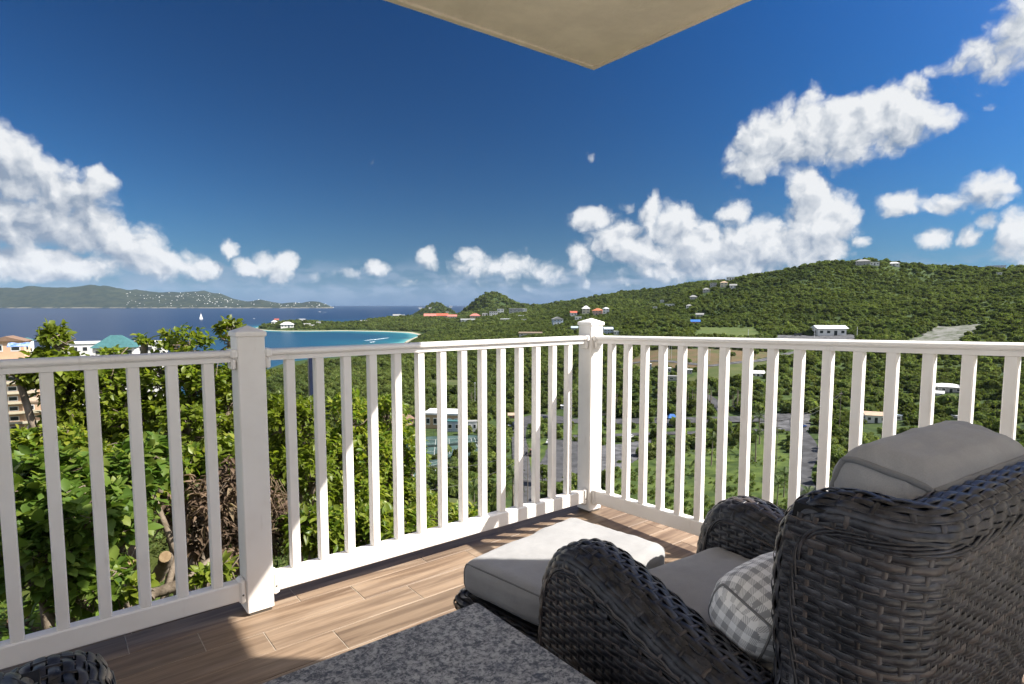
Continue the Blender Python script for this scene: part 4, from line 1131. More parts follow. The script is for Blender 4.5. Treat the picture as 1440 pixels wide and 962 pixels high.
def rounded_cushion(hx, hy, hz, r, crown=0.02, n=44, noise=0.004, seed=0):
    t = np.linspace(-1, 1, n)
    t = np.sign(t) * (1 - (1 - np.abs(t)) ** 1.35)
    g1, g2 = np.meshgrid(t, t, indexing='ij'); vs = []; fs = []; base = 0
    for ax in range(3):
        for sgn in (-1, 1):
            P = np.zeros((n, n, 3)); o = [i for i in range(3) if i != ax]
            P[..., ax] = sgn; P[..., o[0]] = g1; P[..., o[1]] = g2
            vs.append(cushion_surface(P, hx, hy, hz, r, crown, noise, seed).reshape(-1, 3))
            for i in range(n - 1):
                for j in range(n - 1):
                    f = (base + i * n + j, base + (i + 1) * n + j, base + (i + 1) * n + j + 1, base + i * n + j + 1)
                    flip = (sgn < 0) ^ (ax == 1)
                    fs.append(f[::-1] if flip else f)
            base += n * n
    return np.concatenate(vs), fs
def end_loop(sgn, m=18):
    t = np.linspace(-1, 1, m); o = np.ones(m)
    sq = np.concatenate([np.stack([t, o], 1), np.stack([o, -t], 1)[1:], np.stack([-t, -o], 1)[1:], np.stack([-o, t], 1)[1:]])
    return np.stack([np.full(len(sq), sgn * 1.0), sq[:, 0], sq[:, 1]], 1)
def weld(o, d=1e-5):
    bm = bmesh.new(); bm.from_mesh(o.data); bmesh.ops.remove_doubles(bm, verts=bm.verts, dist=d); bmesh.ops.recalc_face_normals(bm, faces=bm.faces); bm.to_mesh(o.data); bm.free()
    o.data.polygons.foreach_set('use_smooth', [True] * len(o.data.polygons)); return o
def cushion(name, parent, centre, half, r, crown, m, seed, rot=None, noise=.004):
    vs, fs = rounded_cushion(*half, r, crown, seed=seed, noise=noise)
    M = Matrix.Translation(centre) @ (rot.to_4x4() if rot else Matrix.Identity(4))
    o = weld(MB().add(tf(vs, M), fs).build(name, m, parent, True))
    def seam(P, rad):
        Q = cushion_surface(P, *half, r, crown, noise, seed); Q = Q + Q / np.linalg.norm(Q, axis=1)[:, None] * rad * .3
        for _ in range(2): Q[1:-1] = .25 * Q[:-2] + .5 * Q[1:-1] + .25 * Q[2:]
        MB().tube(tf(Q, M), rad, 8, cap=False).build('piping', MAT_PIPING, o, True)
    return o, seam
def rrect(hy, hz, r, n=10):
    pts = []
    for cx, cz, a0 in ((hy - r, hz - r, 0), (-hy + r, hz - r, 90), (-hy + r, -hz + r, 180), (hy - r, -hz + r, 270)):
        for a in np.linspace(a0, a0 + 90, n): pts.append((cx + r * math.cos(R(a)), cz + r * math.sin(R(a))))
    pts.append(pts[0]); return np.array(pts)

def make_chair(label, origin, rz):
    root = thing('wicker_armchair', label, 'armchair', origin, rz, 'dark wicker armchairs')
    make_arm(root, False); make_arm(root, True); make_shell(root)
    # seat box and feet
    MB().add(UV3([(u, v, z) for z in (.10, .305) for v in (.10, .93) for u in (.12, .74)]), [(0, 2, 3, 1), (4, 5, 7, 6), (0, 1, 5, 4), (2, 6, 7, 3), (0, 4, 6, 2), (1, 3, 7, 5)]).build('seat_frame', MAT_CORE, root)
    for u, v in ((.06, .10), (.80, .10), (.08, .88), (.78, .88)):
        MB().add(UV3([(u + a, v + b, z) for z in (0.0012, .06) for b in (-.02, .02) for a in (-.02, .02)]), [(0, 2, 3, 1), (4, 5, 7, 6), (0, 1, 5, 4), (2, 6, 7, 3), (0, 4, 6, 2), (1, 3, 7, 5)]).build('foot', MAT_CORE, root)
    sc, seam = cushion('seat_cushion', root, (-.43, .43, .385), (.258, .30, .075), .055, .012, MAT_CUSHION, 3)
    for sgn in (1, -1): seam(end_loop(sgn), .0032)
    rot = Matrix.Rotation(R(-9), 3, 'X')
    bc, seam = cushion('back_cushion', root, (-.520, .800, .690), (.280, .115, .268), .080, .022, MAT_CUSHION, 9, rot, .007)
    for sgn in (1, -1): seam(end_loop(sgn), .0068)             # corded seams round the end panels ...
    t = np.linspace(-1, 1, 30); o1 = np.ones(30)
    seam(np.stack([t, o1, o1], 1), .0068)                       # ... and along the top rear edge
    return root
PSI = 0.0872
CH1 = make_chair('dark wicker wing armchair with grey cushions, on the right facing the ottoman', W(1.47, 1.17, 0.0), RZ - PSI)
CH2 = copy_tree(CH1)
CH2.location = W(3.345, .95, 0.0); CH2.rotation_euler = (0, 0, RZ)
for k_ in CH2.children:
    if k_.name.startswith('back_cushion'): k_.location.x += .18
CH2['label'] = 'dark wicker armchair at the lower left corner, only its arm tops showing'

# checked lumbar pillow lying on the seat against the back
def pillow():
    hx, hy, hz = .255, .104, .082
    vs, fs = rounded_cushion(hx, hy, hz, .062, .020, n=36, noise=.003, seed=21)
    # taper the ends a little
    k = 1 - 0.16 * (np.abs(vs[:, 0]) / hx) ** 3
    vs = vs * np.stack([np.ones(len(vs)), k, k], 1)
    o = weld(MB().add(vs, fs).build('throw_pillow', MAT_GINGHAM, None, True))
    me = o.data; uvl = me.uv_layers.new(name='UVMap')
    co = np.array([v.co[:] for v in me.vertices]); nor = np.array([v.normal[:] for v in me.vertices])
    uv = np.zeros((len(me.loops), 2))
    for p in me.polygons:
        n = p.normal
        for li in p.loop_indices:
            c = co[me.loops[li].vertex_index]
            if abs(n.x) > 0.75: uv[li] = (c[1] + 5, c[2] + 5)
            else: uv[li] = (c[0] + 5, math.atan2(c[2], c[1]) * 0.095 + 5)
    uvl.data.foreach_set('uv', uv.ravel())
    for sgn in (1, -1):
        Q = cushion_surface(end_loop(sgn), hx, hy, hz, .062, .020, .003, 21); kk = 1 - 0.16 * (np.abs(Q[:, 0]) / hx) ** 3
        MB().tube(Q * np.stack([np.ones(len(Q)), kk, kk], 1), .0034, 6, cap=False).build('piping', MAT_PIPING, o, True)
    tag(o, 'grey and white checked lumbar pillow on the seat of the wicker armchair', 'pillow')
    cx, cy = -.425, .575
    c, s_ = math.cos(RZ - PSI), math.sin(RZ - PSI); b = W(1.47, 1.17)
    o.location = (b[0] + c * cx - s_ * cy, b[1] + s_ * cx + c * cy, .528)
    o.rotation_euler = (R(-20), 0, RZ - PSI)
    return o
pillow()

# ottoman in front of the chair
def ottoman():
    root = thing('wicker_ottoman', 'low wicker ottoman with a grey cushion in front of the armchair', 'ottoman', W(1.125, .985, 0), RZ + R(8))
    hx, hy = .312, .225
    oc, seam = cushion('cushion', root, (0, 0, .325), (hx, hy, .060), .044, .005, MAT_CUSHION, 33)
    for sgn in (1, -1): seam(end_loop(sgn), .0032)
    bx, by = hx + .020, hy + .022
    core = MB().bbox(-bx + .03, bx - .03, -by + .03, by - .03, .03, .255, .01).build('base', MAT_CORE, root)
    loop = rrect(bx, by, .07, 8)
    def lp(z, k=0.0):
        P = np.array([(-x, y, z) for x, y in loop]); c = P.copy(); c[:, 2] = 0; Nn = c / np.linalg.norm(c, axis=1)[:, None]; return P - Nn * k, Nn
    for k, z in enumerate(np.arange(.04, .222, .0178)):
        P, Nn = lp(z); weave_row(P, Nn, k, core)
    d = np.concatenate([[0], np.cumsum(np.linalg.norm(np.diff(loop, axis=0), axis=1))])
    for l in np.arange(0, d[-1], PITCHW):
        x, y = np.interp(l, d, loop[:, 0]), np.interp(l, d, loop[:, 1]); n = np.array([-x, y, 0]); n /= np.linalg.norm(n)
        stake(np.array([(-x, y, z) for z in np.linspace(.03, .2, 5)]), np.tile(n, (5, 1)), core)
    P, Nn = lp(.236, .008)
    MB().tube(UV3(P), .021, 10, cap=False).build('rolled_edge', MAT_CORE, core, True)
    for j in range(8):
        t = 2 * math.pi * j / 8; Pn = P + .022 * (math.cos(t) * Nn + math.sin(t) * np.array([0, 0, 1.0])); weave_row(Pn, math.cos(t) * Nn + math.sin(t) * np.array([0, 0, 1.0]), j, core, w=.014, thin=False, amp=.003)
    for sx in (-1, 1):
        for sy in (-1, 1): MB().bbox(sx * (bx - .06) - .02, sx * (bx - .06) + .02, sy * (by - .06) - .02, sy * (by - .06) + .02, .0012, .035, .003).build('foot', MAT_CORE, root)
ottoman()

# granite-topped table
def granite_mat():
    m = bpy.data.materials.new('grey_granite'); m.use_nodes = True
    nt = m.node_tree; bs = nt.nodes['Principled BSDF']; bs.inputs['Roughness'].default_value = 0.34; bs.inputs['Specular IOR Level'].default_value = 0.4
    tc = NN(nt, 'ShaderNodeTexCoord'); v = tc.outputs['Object']
    n1 = NOISE(nt, v, 70, 6, 0.75, 0.4); n2 = NOISE(nt, v, 26, 5, 0.7); 
    vo = NN(nt, 'ShaderNodeTexVoronoi'); vo.inputs['Scale'].default_value = 190; nt.links.new(v, vo.inputs['Vector'])
    n4 = NOISE(nt, v, 210, 3, 0.7)
    c = MIX(nt, SS(nt, n1.outputs['Fac'], 0.42, 0.60), (0.065, 0.072, 0.082, 1), (0.44, 0.44, 0.425, 1))
    c = MIX(nt, M_(nt, 'MULTIPLY', SS(nt, n2.outputs['Fac'], 0.53, 0.66), 0.75), c, (0.075, 0.085, 0.10, 1))
    sepc = NN(nt, 'ShaderNodeSeparateColor'); nt.links.new(vo.outputs['Color'], sepc.inputs[0])
    c = MIX(nt, M_(nt, 'MULTIPLY', SS(nt, sepc.outputs[0], 0.55, 0.9), 0.55), c, (0.38, 0.375, 0.36, 1))
    c = MIX(nt, M_(nt, 'MULTIPLY', SS(nt, n4.outputs['Fac'], 0.55, 0.7), 0.6), c, (0.025, 0.027, 0.034, 1))
    nt.links.new(c, bs.inputs['Base Color'])
    return m
MAT_GRANITE = granite_mat()
tb = thing('granite_table', 'low table with a speckled grey granite top beside the wicker armchair', 'table', W(0, 0), RZ)
MB().bbox(1.657, 2.33, 1.185, 2.05, .415, .45, .005).build('tabletop', MAT_GRANITE, tb)
ped = MB().bbox(1.72, 2.27, 1.25, 1.98, .05, .414, .01).build('pedestal', MAT_CORE, tb)
for sx in (1.74, 2.25):
    for sy in (1.27, 1.96): MB().bbox(sx - .02, sx + .02, sy - .02, sy + .02, .0012, .0495, .002).build('foot', MAT_CORE, tb)
# ------------------------------------------------------------------ buildings in the valley, on the hills and along the shore
HOUSE_SPOTS = []
MATW = {k: mat('wall_' + k, c, 0.9, 0.2, var=0.06, vscale=0.6) for k, c in dict(white=(.66, .65, .62), cream=(.58, .52, .38), peach=(.56, .38, .25), tan=(.42, .30, .18), grey=(.34, .33, .32), pink=(.50, .32, .26), bluegrey=(.36, .42, .50), rust=(.28, .13, .08)).items()}
MATRF = {k: mat('roof_' + k, c, 0.7, 0.3, var=0.12, vscale=0.8) for k, c in dict(white=(.62, .62, .61), teal=(.045, .125, .13), red=(.40, .10, .06), orange=(.44, .16, .08), grey=(.26, .26, .25), blue=(.04, .14, .40), pink=(.45, .16, .13), paleblue=(.40, .47, .55), tan=(.42, .31, .22), brown=(.20, .13, .09)).items()}
MAT_PANE = mat('dark_pane', (0.03, 0.035, 0.04), 0.15, 0.5)
MAT_TRIM = mat('white_trim', (.66, .65, .62), 0.6, 0.3)
def house(label, u, v, wpx, hpx, roof='gable', wall='white', rcol='white', storeys=1, dk=0.75, yaw=0.0, rk=0.35, nwin=3, group=None, cat='house', name='house', D=None, balc=False):
    p = hit(u, v) if D is None else at(u, v, D)
    k = p[1] / FPX; w = wpx * k; h = hpx * k; d = w * dk
    ang = math.atan2(p[0], p[1])
    rt = thing(name, label, cat, tuple(p), -ang + R(yaw), group)
    HOUSE_SPOTS.append((p[0], p[1], 0.62 * max(w, d) + 1.0))
    MB().box(-w / 2, w / 2, 0, d, -4, h).build('wall', MATW[wall], rt)
    e = 0.06 * w + .15; t = max(.12, .03 * w)
    if roof == 'flat':
        mb = MB().box(-w / 2 - e * .4, w / 2 + e * .4, -e * .4, d + e * .4, h + .004, h + t * 1.6)
    elif roof == 'gable':
        rh = rk * d
        mb = MB().add([(-w / 2 - e, -e, h), (w / 2 + e, -e, h), (w / 2 + e, d + e, h), (-w / 2 - e, d + e, h), (-w / 2 - e, d / 2, h + rh), (w / 2 + e, d / 2, h + rh)], [(0, 1, 5, 4), (2, 3, 4, 5), (0, 4, 3), (1, 2, 5), (0, 3, 2, 1)])
    elif roof == 'gableside':
        rh = rk * w * .6
        mb = MB().add([(-w / 2 - e, -e, h), (w / 2 + e, -e, h), (w / 2 + e, d + e, h), (-w / 2 - e, d + e, h), (0, -e, h + rh), (0, d + e, h + rh)], [(0, 4, 5, 3), (1, 2, 5, 4), (0, 1, 4), (2, 3, 5), (0, 3, 2, 1)])
    elif roof == 'hip':
        rh = rk * min(w, d); q = min(w, d) / 2 * .9
        mb = MB().add([(-w / 2 - e, -e, h), (w / 2 + e, -e, h), (w / 2 + e, d + e, h), (-w / 2 - e, d + e, h), (-w / 2 + q, d / 2, h + rh), (w / 2 - q, d / 2, h + rh)], [(0, 1, 5, 4), (2, 3, 4, 5), (0, 4, 3), (1, 2, 5), (0, 3, 2, 1)])
    else:                                   # conical
        n = 10; rr = w / 2 * 1.12; rh = rk * w
        mb = MB().add([(rr * math.cos(6.2832 * i / n), d / 2 + rr * math.sin(6.2832 * i / n), h) for i in range(n)] + [(0, d / 2, h + rh)], [(i, (i + 1) % n, n) for i in range(n)] + [tuple(range(n - 1, -1, -1))])
    mb.build('roof', MATRF[rcol], rt)
    sh = h / storeys
    for s in range(storeys):
        z0, z1 = s * sh + .28 * sh, s * sh + .78 * sh
        for i in range(nwin):
            x = -w / 2 + w * (i + .5) / nwin; a = w / nwin * .28
            isdoor = (s == 0 and i == nwin // 2 and nwin > 2)
            f = MB().box(x - a, x + a, -.05, .02, (s * sh + .02) if isdoor else z0, z1).build('door' if isdoor else 'window', MAT_TRIM, rt)
            MB().box(x - a * .8, x + a * .8, -.075, -.052, (s * sh + .05) if isdoor else z0 + .08 * sh, z1 - .07 * sh).build('pane', MAT_PANE, f)
        if balc:
            b = MB().box(-w / 2 + .1, w / 2 - .1, -1.3, -.06, s * sh, s * sh + .15).box(-w / 2 + .1, w / 2 - .1, -1.36, -1.304, s * sh + .154, s * sh + 1.05).build('balcony', MATW['cream' if wall != 'white' else 'white'], rt)
    if wpx > 14:
        for sx in (-1, 1):
            x = sx * w / 2; MB().box(x - .04, x + .06, d * .35, d * .65, h * .35, h * .72).build('window', MAT_PANE, rt)
    return rt
# big white shed on its gravel pad
sh = house('white metal warehouse with a low gable roof on the terrace below the hill', 1170, 472.5, 38, 10.5, 'gable', 'white', 'white', 1, .55, 22, .20, 4, cat='warehouse', name='warehouse')
house('white house with a domed roof, left of the orange-roofed one on the ridge', 824, 441, 11, 7, 'hip', 'cream', 'white', 2, .9, 0, .4, 2)
house('house with an orange tiled roof on the ridge behind the corner post', 839, 443, 13, 6, 'hip', 'pink', 'orange', 2, .9, -15, .3, 3)
house('round white house with a conical roof right of the orange-roofed one', 852, 441, 9, 7, 'cone', 'white', 'white', 2, 1, 0, .22, 2)
house('small house with a red roof below the ridge houses', 807, 444, 9, 4, 'gable', 'white', 'red', 1, .8, 10, .35, 2)
house('flat white house among trees, right below the small red-roofed house', 813, 449.5, 9, 3.5, 'flat', 'white', 'white', 1, .8, 0, .3, 2)
house('pale house with a gabled grey roof in the trees left of the corner post', 785, 456, 14, 7, 'gableside', 'bluegrey', 'grey', 2, .8, 12, .4, 3)
house('small pale blue house half hidden left of the corner post', 808, 466, 9, 5, 'gable', 'bluegrey', 'paleblue', 1, .8, 0, .3, 2)
house('long low ruin with a grey roof in the scrub left of the corner post', 746, 472, 32, 3, 'flat', 'grey', 'tan', 1, .4, 0, .2, 4)
house('pale blue house just right of the corner post cap', 856, 470, 12, 7, 'gable', 'bluegrey', 'paleblue', 2, .8, 10, .3, 3)
house('small white house next to the pale blue one, right of the corner post', 867, 471, 8, 5, 'flat', 'white', 'white', 1, .8, 0, .3, 2)
house('house under a bright blue roof at the edge of the pale field', 978, 457, 12, 4.5, 'gable', 'rust', 'blue', 1, .7, 5, .35, 3)
house('cream house high on the wooded slope, largest of its row', 1018, 404, 10, 6.5, 'hip', 'cream', 'cream' if False else 'tan', 2, .8, 0, .25, 2)
house('grey house left of the cream one on the wooded slope', 1003, 403, 9, 5, 'flat', 'grey', 'grey', 2, .8, 0, .25, 2)
house('white house right of the cream one on the wooded slope', 1031, 406, 9, 4.5, 'gable', 'white', 'grey', 1, .8, 0, .3, 2)
house('white house on the skyline above the cream house', 1027, 394, 10, 4, 'flat', 'white', 'white', 1, .6, 0, .3, 3)
house('low tan house on the skyline left of the white one', 1012, 396, 9, 3, 'flat', 'tan', 'tan', 1, .6, 0, .3, 2)
house('grey-roofed house below the row on the slope', 993, 411, 9, 4, 'hip', 'grey', 'grey', 1, .8, 0, .3, 2)
house('white low house on the far wooded slope, widest there', 942, 431, 13, 3, 'flat', 'white', 'white', 1, .7, 0, .3, 3)
house('small white house at the upper left of the far wooded slope', 931, 425, 5, 3, 'flat', 'white', 'white', 1, .8, 0, .3, 1)
house('small white house at the lower left of the far wooded slope', 921, 434, 6, 2.5, 'flat', 'white', 'white', 1, .8, 0, .3, 1)
house('pale house right of the widest one on the far wooded slope', 969, 433, 8, 3, 'hip', 'white', 'grey', 1, .8, 0, .3, 2)
house('grey-green house in the trees above the blue-roofed house', 975, 421, 10, 3.5, 'hip', 'grey', 'grey', 1, .8, 0, .3, 2)
house('grey house half hidden in trees above the pale field', 984, 446, 10, 3.5, 'gable', 'grey', 'grey', 1, .7, 0, .3, 2)
house('grey mansion with a broad hip roof on the top of the main hill', 1213, 373, 17, 5.5, 'hip', 'grey', 'grey', 2, .7, 0, .25, 4)
house('white wing of the mansion on the hilltop, right beside it', 1230, 373, 11, 4, 'flat', 'white', 'white', 1, .7, 0, .2, 3)
house('small white house on the hilltop right of the mansion', 1257, 374, 13, 3.5, 'hip', 'white', 'white', 1, .7, 0, .25, 3)
house('long grey house on the skyline at the far right of the ridge', 1400, 378, 22, 3.5, 'flat', 'grey', 'grey', 1, .5, 0, .2, 4)
house('small blue-roofed house on the skyline at the right', 1372, 379, 9, 3, 'gable', 'bluegrey', 'blue', 1, .6, 0, .3, 2)
house('white cottage lower on the right ridge', 1404, 386, 8, 2.5, 'flat', 'white', 'white', 1, .7, 0, .3, 2)
# valley
house('white house with a pale red-edged flat roof behind the right railing', 1232, 595, 26, 11, 'gable', 'white', 'tan', 1, .9, 12, .16, 3)
house('pale blue-roofed extension beside the white house behind the right railing', 1258, 591, 18, 7, 'flat', 'white', 'paleblue', 1, .8, 8, .2, 2)
house('house with a broad white roof among trees behind the right railing', 1332, 552, 34, 8, 'hip', 'grey', 'white', 1, .7, 5, .16, 4)
house('small white-roofed shed below the broad white roof', 1319, 556, 13, 3, 'gable', 'white', 'white', 1, .8, 0, .3, 2)
house('white roof peeping from the trees above the chair back', 1345, 588, 12, 3, 'flat', 'white', 'white', 1, .8, 0, .3, 2)
house('white roof of a house right of the chair back', 1358, 590, 16, 4, 'gable', 'white', 'white', 1, .8, -10, .25, 2)
house('small building with a white and blue roof in the middle valley', 1066, 529, 17, 4, 'gable', 'white', 'white', 1, .8, 10, .25, 3)
house('grey two-storey block seen between the first balusters of the right railing', 911, 520, 10, 8, 'flat', 'bluegrey', 'white', 2, .8, 5, .2, 2)
house('long low building with a white flat roof below the dirt field', 966, 526, 14, 6, 'flat', 'grey', 'white', 1, .6, 0, .2, 3)
house('second low building left of the long one below the dirt field', 937, 524, 13, 6, 'flat', 'grey', 'white', 1, .6, 0, .2, 3)
house('ruined grey walls without windows below the low buildings', 950, 535, 22, 5, 'flat', 'grey', 'grey', 1, .4, 0, .1, 2)
house('low white shelter at the edge of the trees left of the corner post', 795, 575, 13, 4, 'flat', 'grey', 'white', 1, .6, 0, .1, 2)
# behind the tennis courts
house('tan club building with a bright white roof behind the tennis courts', 622, 603, 52, 20, 'flat', 'tan', 'white', 1, .7, -14, .15, 5, cat='building', name='club_building')
house('teal fronted wing of the club building behind the tennis courts', 638, 607, 22, 14, 'flat', 'bluegrey', 'teal', 1, .5, -14, .15, 2, cat='building', name='club_building')
house('tan terrace building with a dark roof left of the club building', 560, 600, 44, 10, 'hip', 'tan', 'brown', 1, .6, 12, .2, 4, cat='building', name='club_building')
house('small white annex with black openings right of the club building', 664, 607, 14, 14, 'flat', 'white', 'grey', 1, .8, 0, .2, 2, cat='building', name='annex')
house('brown hut beside the road behind the parked trucks', 722, 588, 14, 4, 'gable', 'rust', 'tan', 1, .7, 0, .3, 2, cat='hut', name='hut')
# headland and shore
for i, (u, v, w, h, rf, wl, rc, lab) in enumerate([
    (605, 447, 16, 2.5, 'gable', 'pink', 'pink', 'left end of the row of pink-roofed houses on the shore'), (622, 447, 15, 3, 'gable', 'pink', 'red', 'middle of the row of pink-roofed houses on the shore'), (636, 448, 12, 3, 'gable', 'cream', 'pink', 'right end of the row of pink-roofed houses on the shore'),
    (668, 448, 14, 4, 'hip', 'pink', 'pink', 'pair of pink gables standing apart to the right of the row'), (660, 452, 24, 2, 'flat', 'white', 'white', 'long white wall-like house below the pink gables'),
    (682, 445, 8, 4, 'flat', 'white', 'white', 'white block at the foot of the round hill, leftmost'), (694, 444, 12, 5.5, 'flat', 'white', 'grey', 'pale apartment block at the foot of the round hill, middle'), (704, 441, 9, 6, 'flat', 'white', 'white', 'white apartment block at the foot of the round hill, taller'),
    (727, 441, 22, 6, 'flat', 'grey', 'grey', 'long grey apartment block right of the round hill'), (738, 441, 6, 6.5, 'flat', 'white', 'white', 'white end tower of the long grey apartment block'),
    (711, 452, 14, 3, 'flat', 'cream', 'white', 'cream low house below the apartment blocks'), (733, 447, 8, 3, 'flat', 'white', 'white', 'white low house below the long grey apartment block'), (738, 452, 10, 2.5, 'flat', 'white', 'grey', 'grey-roofed low house under the trees below the apartment blocks'),
    (558, 446, 10, 2, 'gable', 'grey', 'grey', 'grey house among trees on the headland crest'), (566, 446, 7, 3, 'flat', 'white', 'white', 'white house on the headland crest'), (578, 446, 6, 2, 'flat', 'white', 'white', 'last white house on the right of the headland crest'),
    (510, 453, 7, 2, 'flat', 'white', 'white', 'white cottage on the low middle of the headland, left'), (518, 453, 5, 2, 'flat', 'cream', 'white', 'cream cottage on the low middle of the headland, right'),
    (404, 461, 17, 4.5, 'hip', 'white', 'white', 'large white villa at the water on the tip of the headland'), (386, 456, 8, 3.5, 'hip', 'white', 'white', 'white house at the far tip of the headland'), (389, 452, 6, 2.5, 'gable', 'pink', 'red', 'red-roofed house at the far tip of the headland'),
    (399, 453, 5, 2, 'flat', 'cream', 'cream' if False else 'tan', 'tan house above the large white villa'), (425, 452, 9, 3, 'flat', 'white', 'white', 'white house on top of the rocky headland'), (432, 458, 9, 2.5, 'flat', 'cream', 'white', 'cream house right of the large white villa'), (440, 459, 5, 2, 'flat', 'white', 'white', 'tiny white house right of the cream one by the beach'), (448, 455, 6, 2, 'flat', 'white', 'white', 'white house on the slope above the beach')]):
    house(lab, u, v, w, h, rf, wl, rc, 2 if h > 5 else 1, .7, 0, .3, 2 if w < 12 else 4)
for i, (u, v) in enumerate([(605, 434), (591, 434), (596, 435), (634, 432), (629, 440)]):
    house(['white house on the small far island, right of its rocks', 'white house at the left tip of the small far island', 'second white house at the left tip of the small far island', 'white house on the right slope of the small far island', 'white house at the water under the small far island'][i], u, v, 4, 1.6, 'flat', 'white', 'white', 1, .8, 0, .3, 1)
# condominium at the left, above the sea
house('peach apartment building at the left edge with white balconies', 22, 610, 62, 100, 'flat', 'peach', 'tan', 7, .8, -18, .2, 3, cat='apartment building', name='apartment_building', D=225, balc=True)
house('lower peach apartment wing with red-brown base seen through the balusters', 66, 608, 52, 44, 'flat', 'peach', 'tan', 3, .8, -18, .2, 3, cat='apartment building', name='apartment_building', D=215, balc=True)
house('white hotel building under a teal hip roof behind the trees', 164, 560, 50, 72, 'hip', 'white', 'teal', 5, .8, -10, .42, 4, cat='hotel', name='hotel', D=265)
house('long white flat-roofed building left of the teal roof', 117, 560, 46, 77, 'flat', 'white', 'white', 5, .7, -10, .2, 4, cat='hotel', name='hotel', D=285)
house('white flat-roofed building right of the teal roof', 208, 562, 46, 80, 'flat', 'white', 'white', 5, .7, -10, .2, 4, cat='hotel', name='hotel', D=290)
cup = house('small teal cupola on the roof of the peach apartments', 38, 510, 12, 31, 'hip', 'white', 'teal', 1, .9, -18, .4, 2, cat='cupola', name='cupola', D=236)
house('peach roof storey with a brown gable at the left edge', 10, 500, 40, 20, 'gableside', 'peach', 'brown', 1, .6, -18, .3, 2, cat='roof house', name='roof_house', D=228)
# blue tarpaulin on the roof
tp = at(26, 487, 222); mb = MB(); n = 8
V = [(x * 6.5 - 3.2, y * 3 - 1.5, .35 * math.sin(x * 9) * math.sin(y * 7) + 1.2 * y) for x in np.linspace(0, 1, n) for y in np.linspace(0, 1, n)]
mb.add(V + [(a, b, c - .15) for a, b, c in V], [(i * n + j, (i + 1) * n + j, (i + 1) * n + j + 1, i * n + j + 1) for i in range(n - 1) for j in range(n - 1)] + [(n * n + i * n + j, n * n + i * n + j + 1, n * n + (i + 1) * n + j + 1, n * n + (i + 1) * n + j) for i in range(n - 1) for j in range(n - 1)])
o = mb.build('tarpaulin', mat('blue_tarp', (.04, .13, .42), .5, .4, col2=(.35, .42, .55), vscale=.8), None, True); o.location = tuple(tp); o.rotation_euler = (0, 0, R(30)); tag(o, 'blue and white tarpaulin spread on the roof at the left edge', 'tarpaulin')

# white specks of houses on the far island
ISLW = mat('far_house_white', (.70, .69, .66), .9, .2)
def far_houses():
    g = np.random.default_rng(5); xs, hh, prof, t, Vg, us = ISL
    wm = MB().box(-1, 1, 0, 1.4, -1, .7).mesh('wall'); wm.materials.append(ISLW)
    rm = MB().add([(-1.1, -.1, .7), (1.1, -.1, .7), (1.1, 1.5, .7), (-1.1, 1.5, .7), (-.4, .7, 1.15), (.4, .7, 1.15)], [(0, 1, 5, 4), (2, 3, 4, 5), (0, 4, 3), (1, 2, 5), (0, 3, 2, 1)]).mesh('roof'); rm.materials.append(MATRF['white'])
    n = 0
    while n < 170:
        r = g.random()
        u = g.uniform(180, 235) if r < .2 else g.uniform(230, 345) if r < .75 else g.uniform(345, 470)
        tt = g.uniform(.02, .72) if u < 345 else g.uniform(.05, .8)
        if u < 235 and tt > .45: continue
        i = int(np.argmin(abs(us - u))); j = int(tt * (len(t) - 1)); q = Vg[i, j]
        s = g.uniform(3.6, 8.5)
        h = thing('far_house', 'tiny white house on the hillside of the far island across the strait', 'house', tuple(q), g.uniform(-.5, .5), 'white houses on the far island')
        a = link('wall', wm, None, h); b = link('roof', rm, None, h); a.scale = b.scale = (s, s, s * 1.1); n += 1
far_houses()

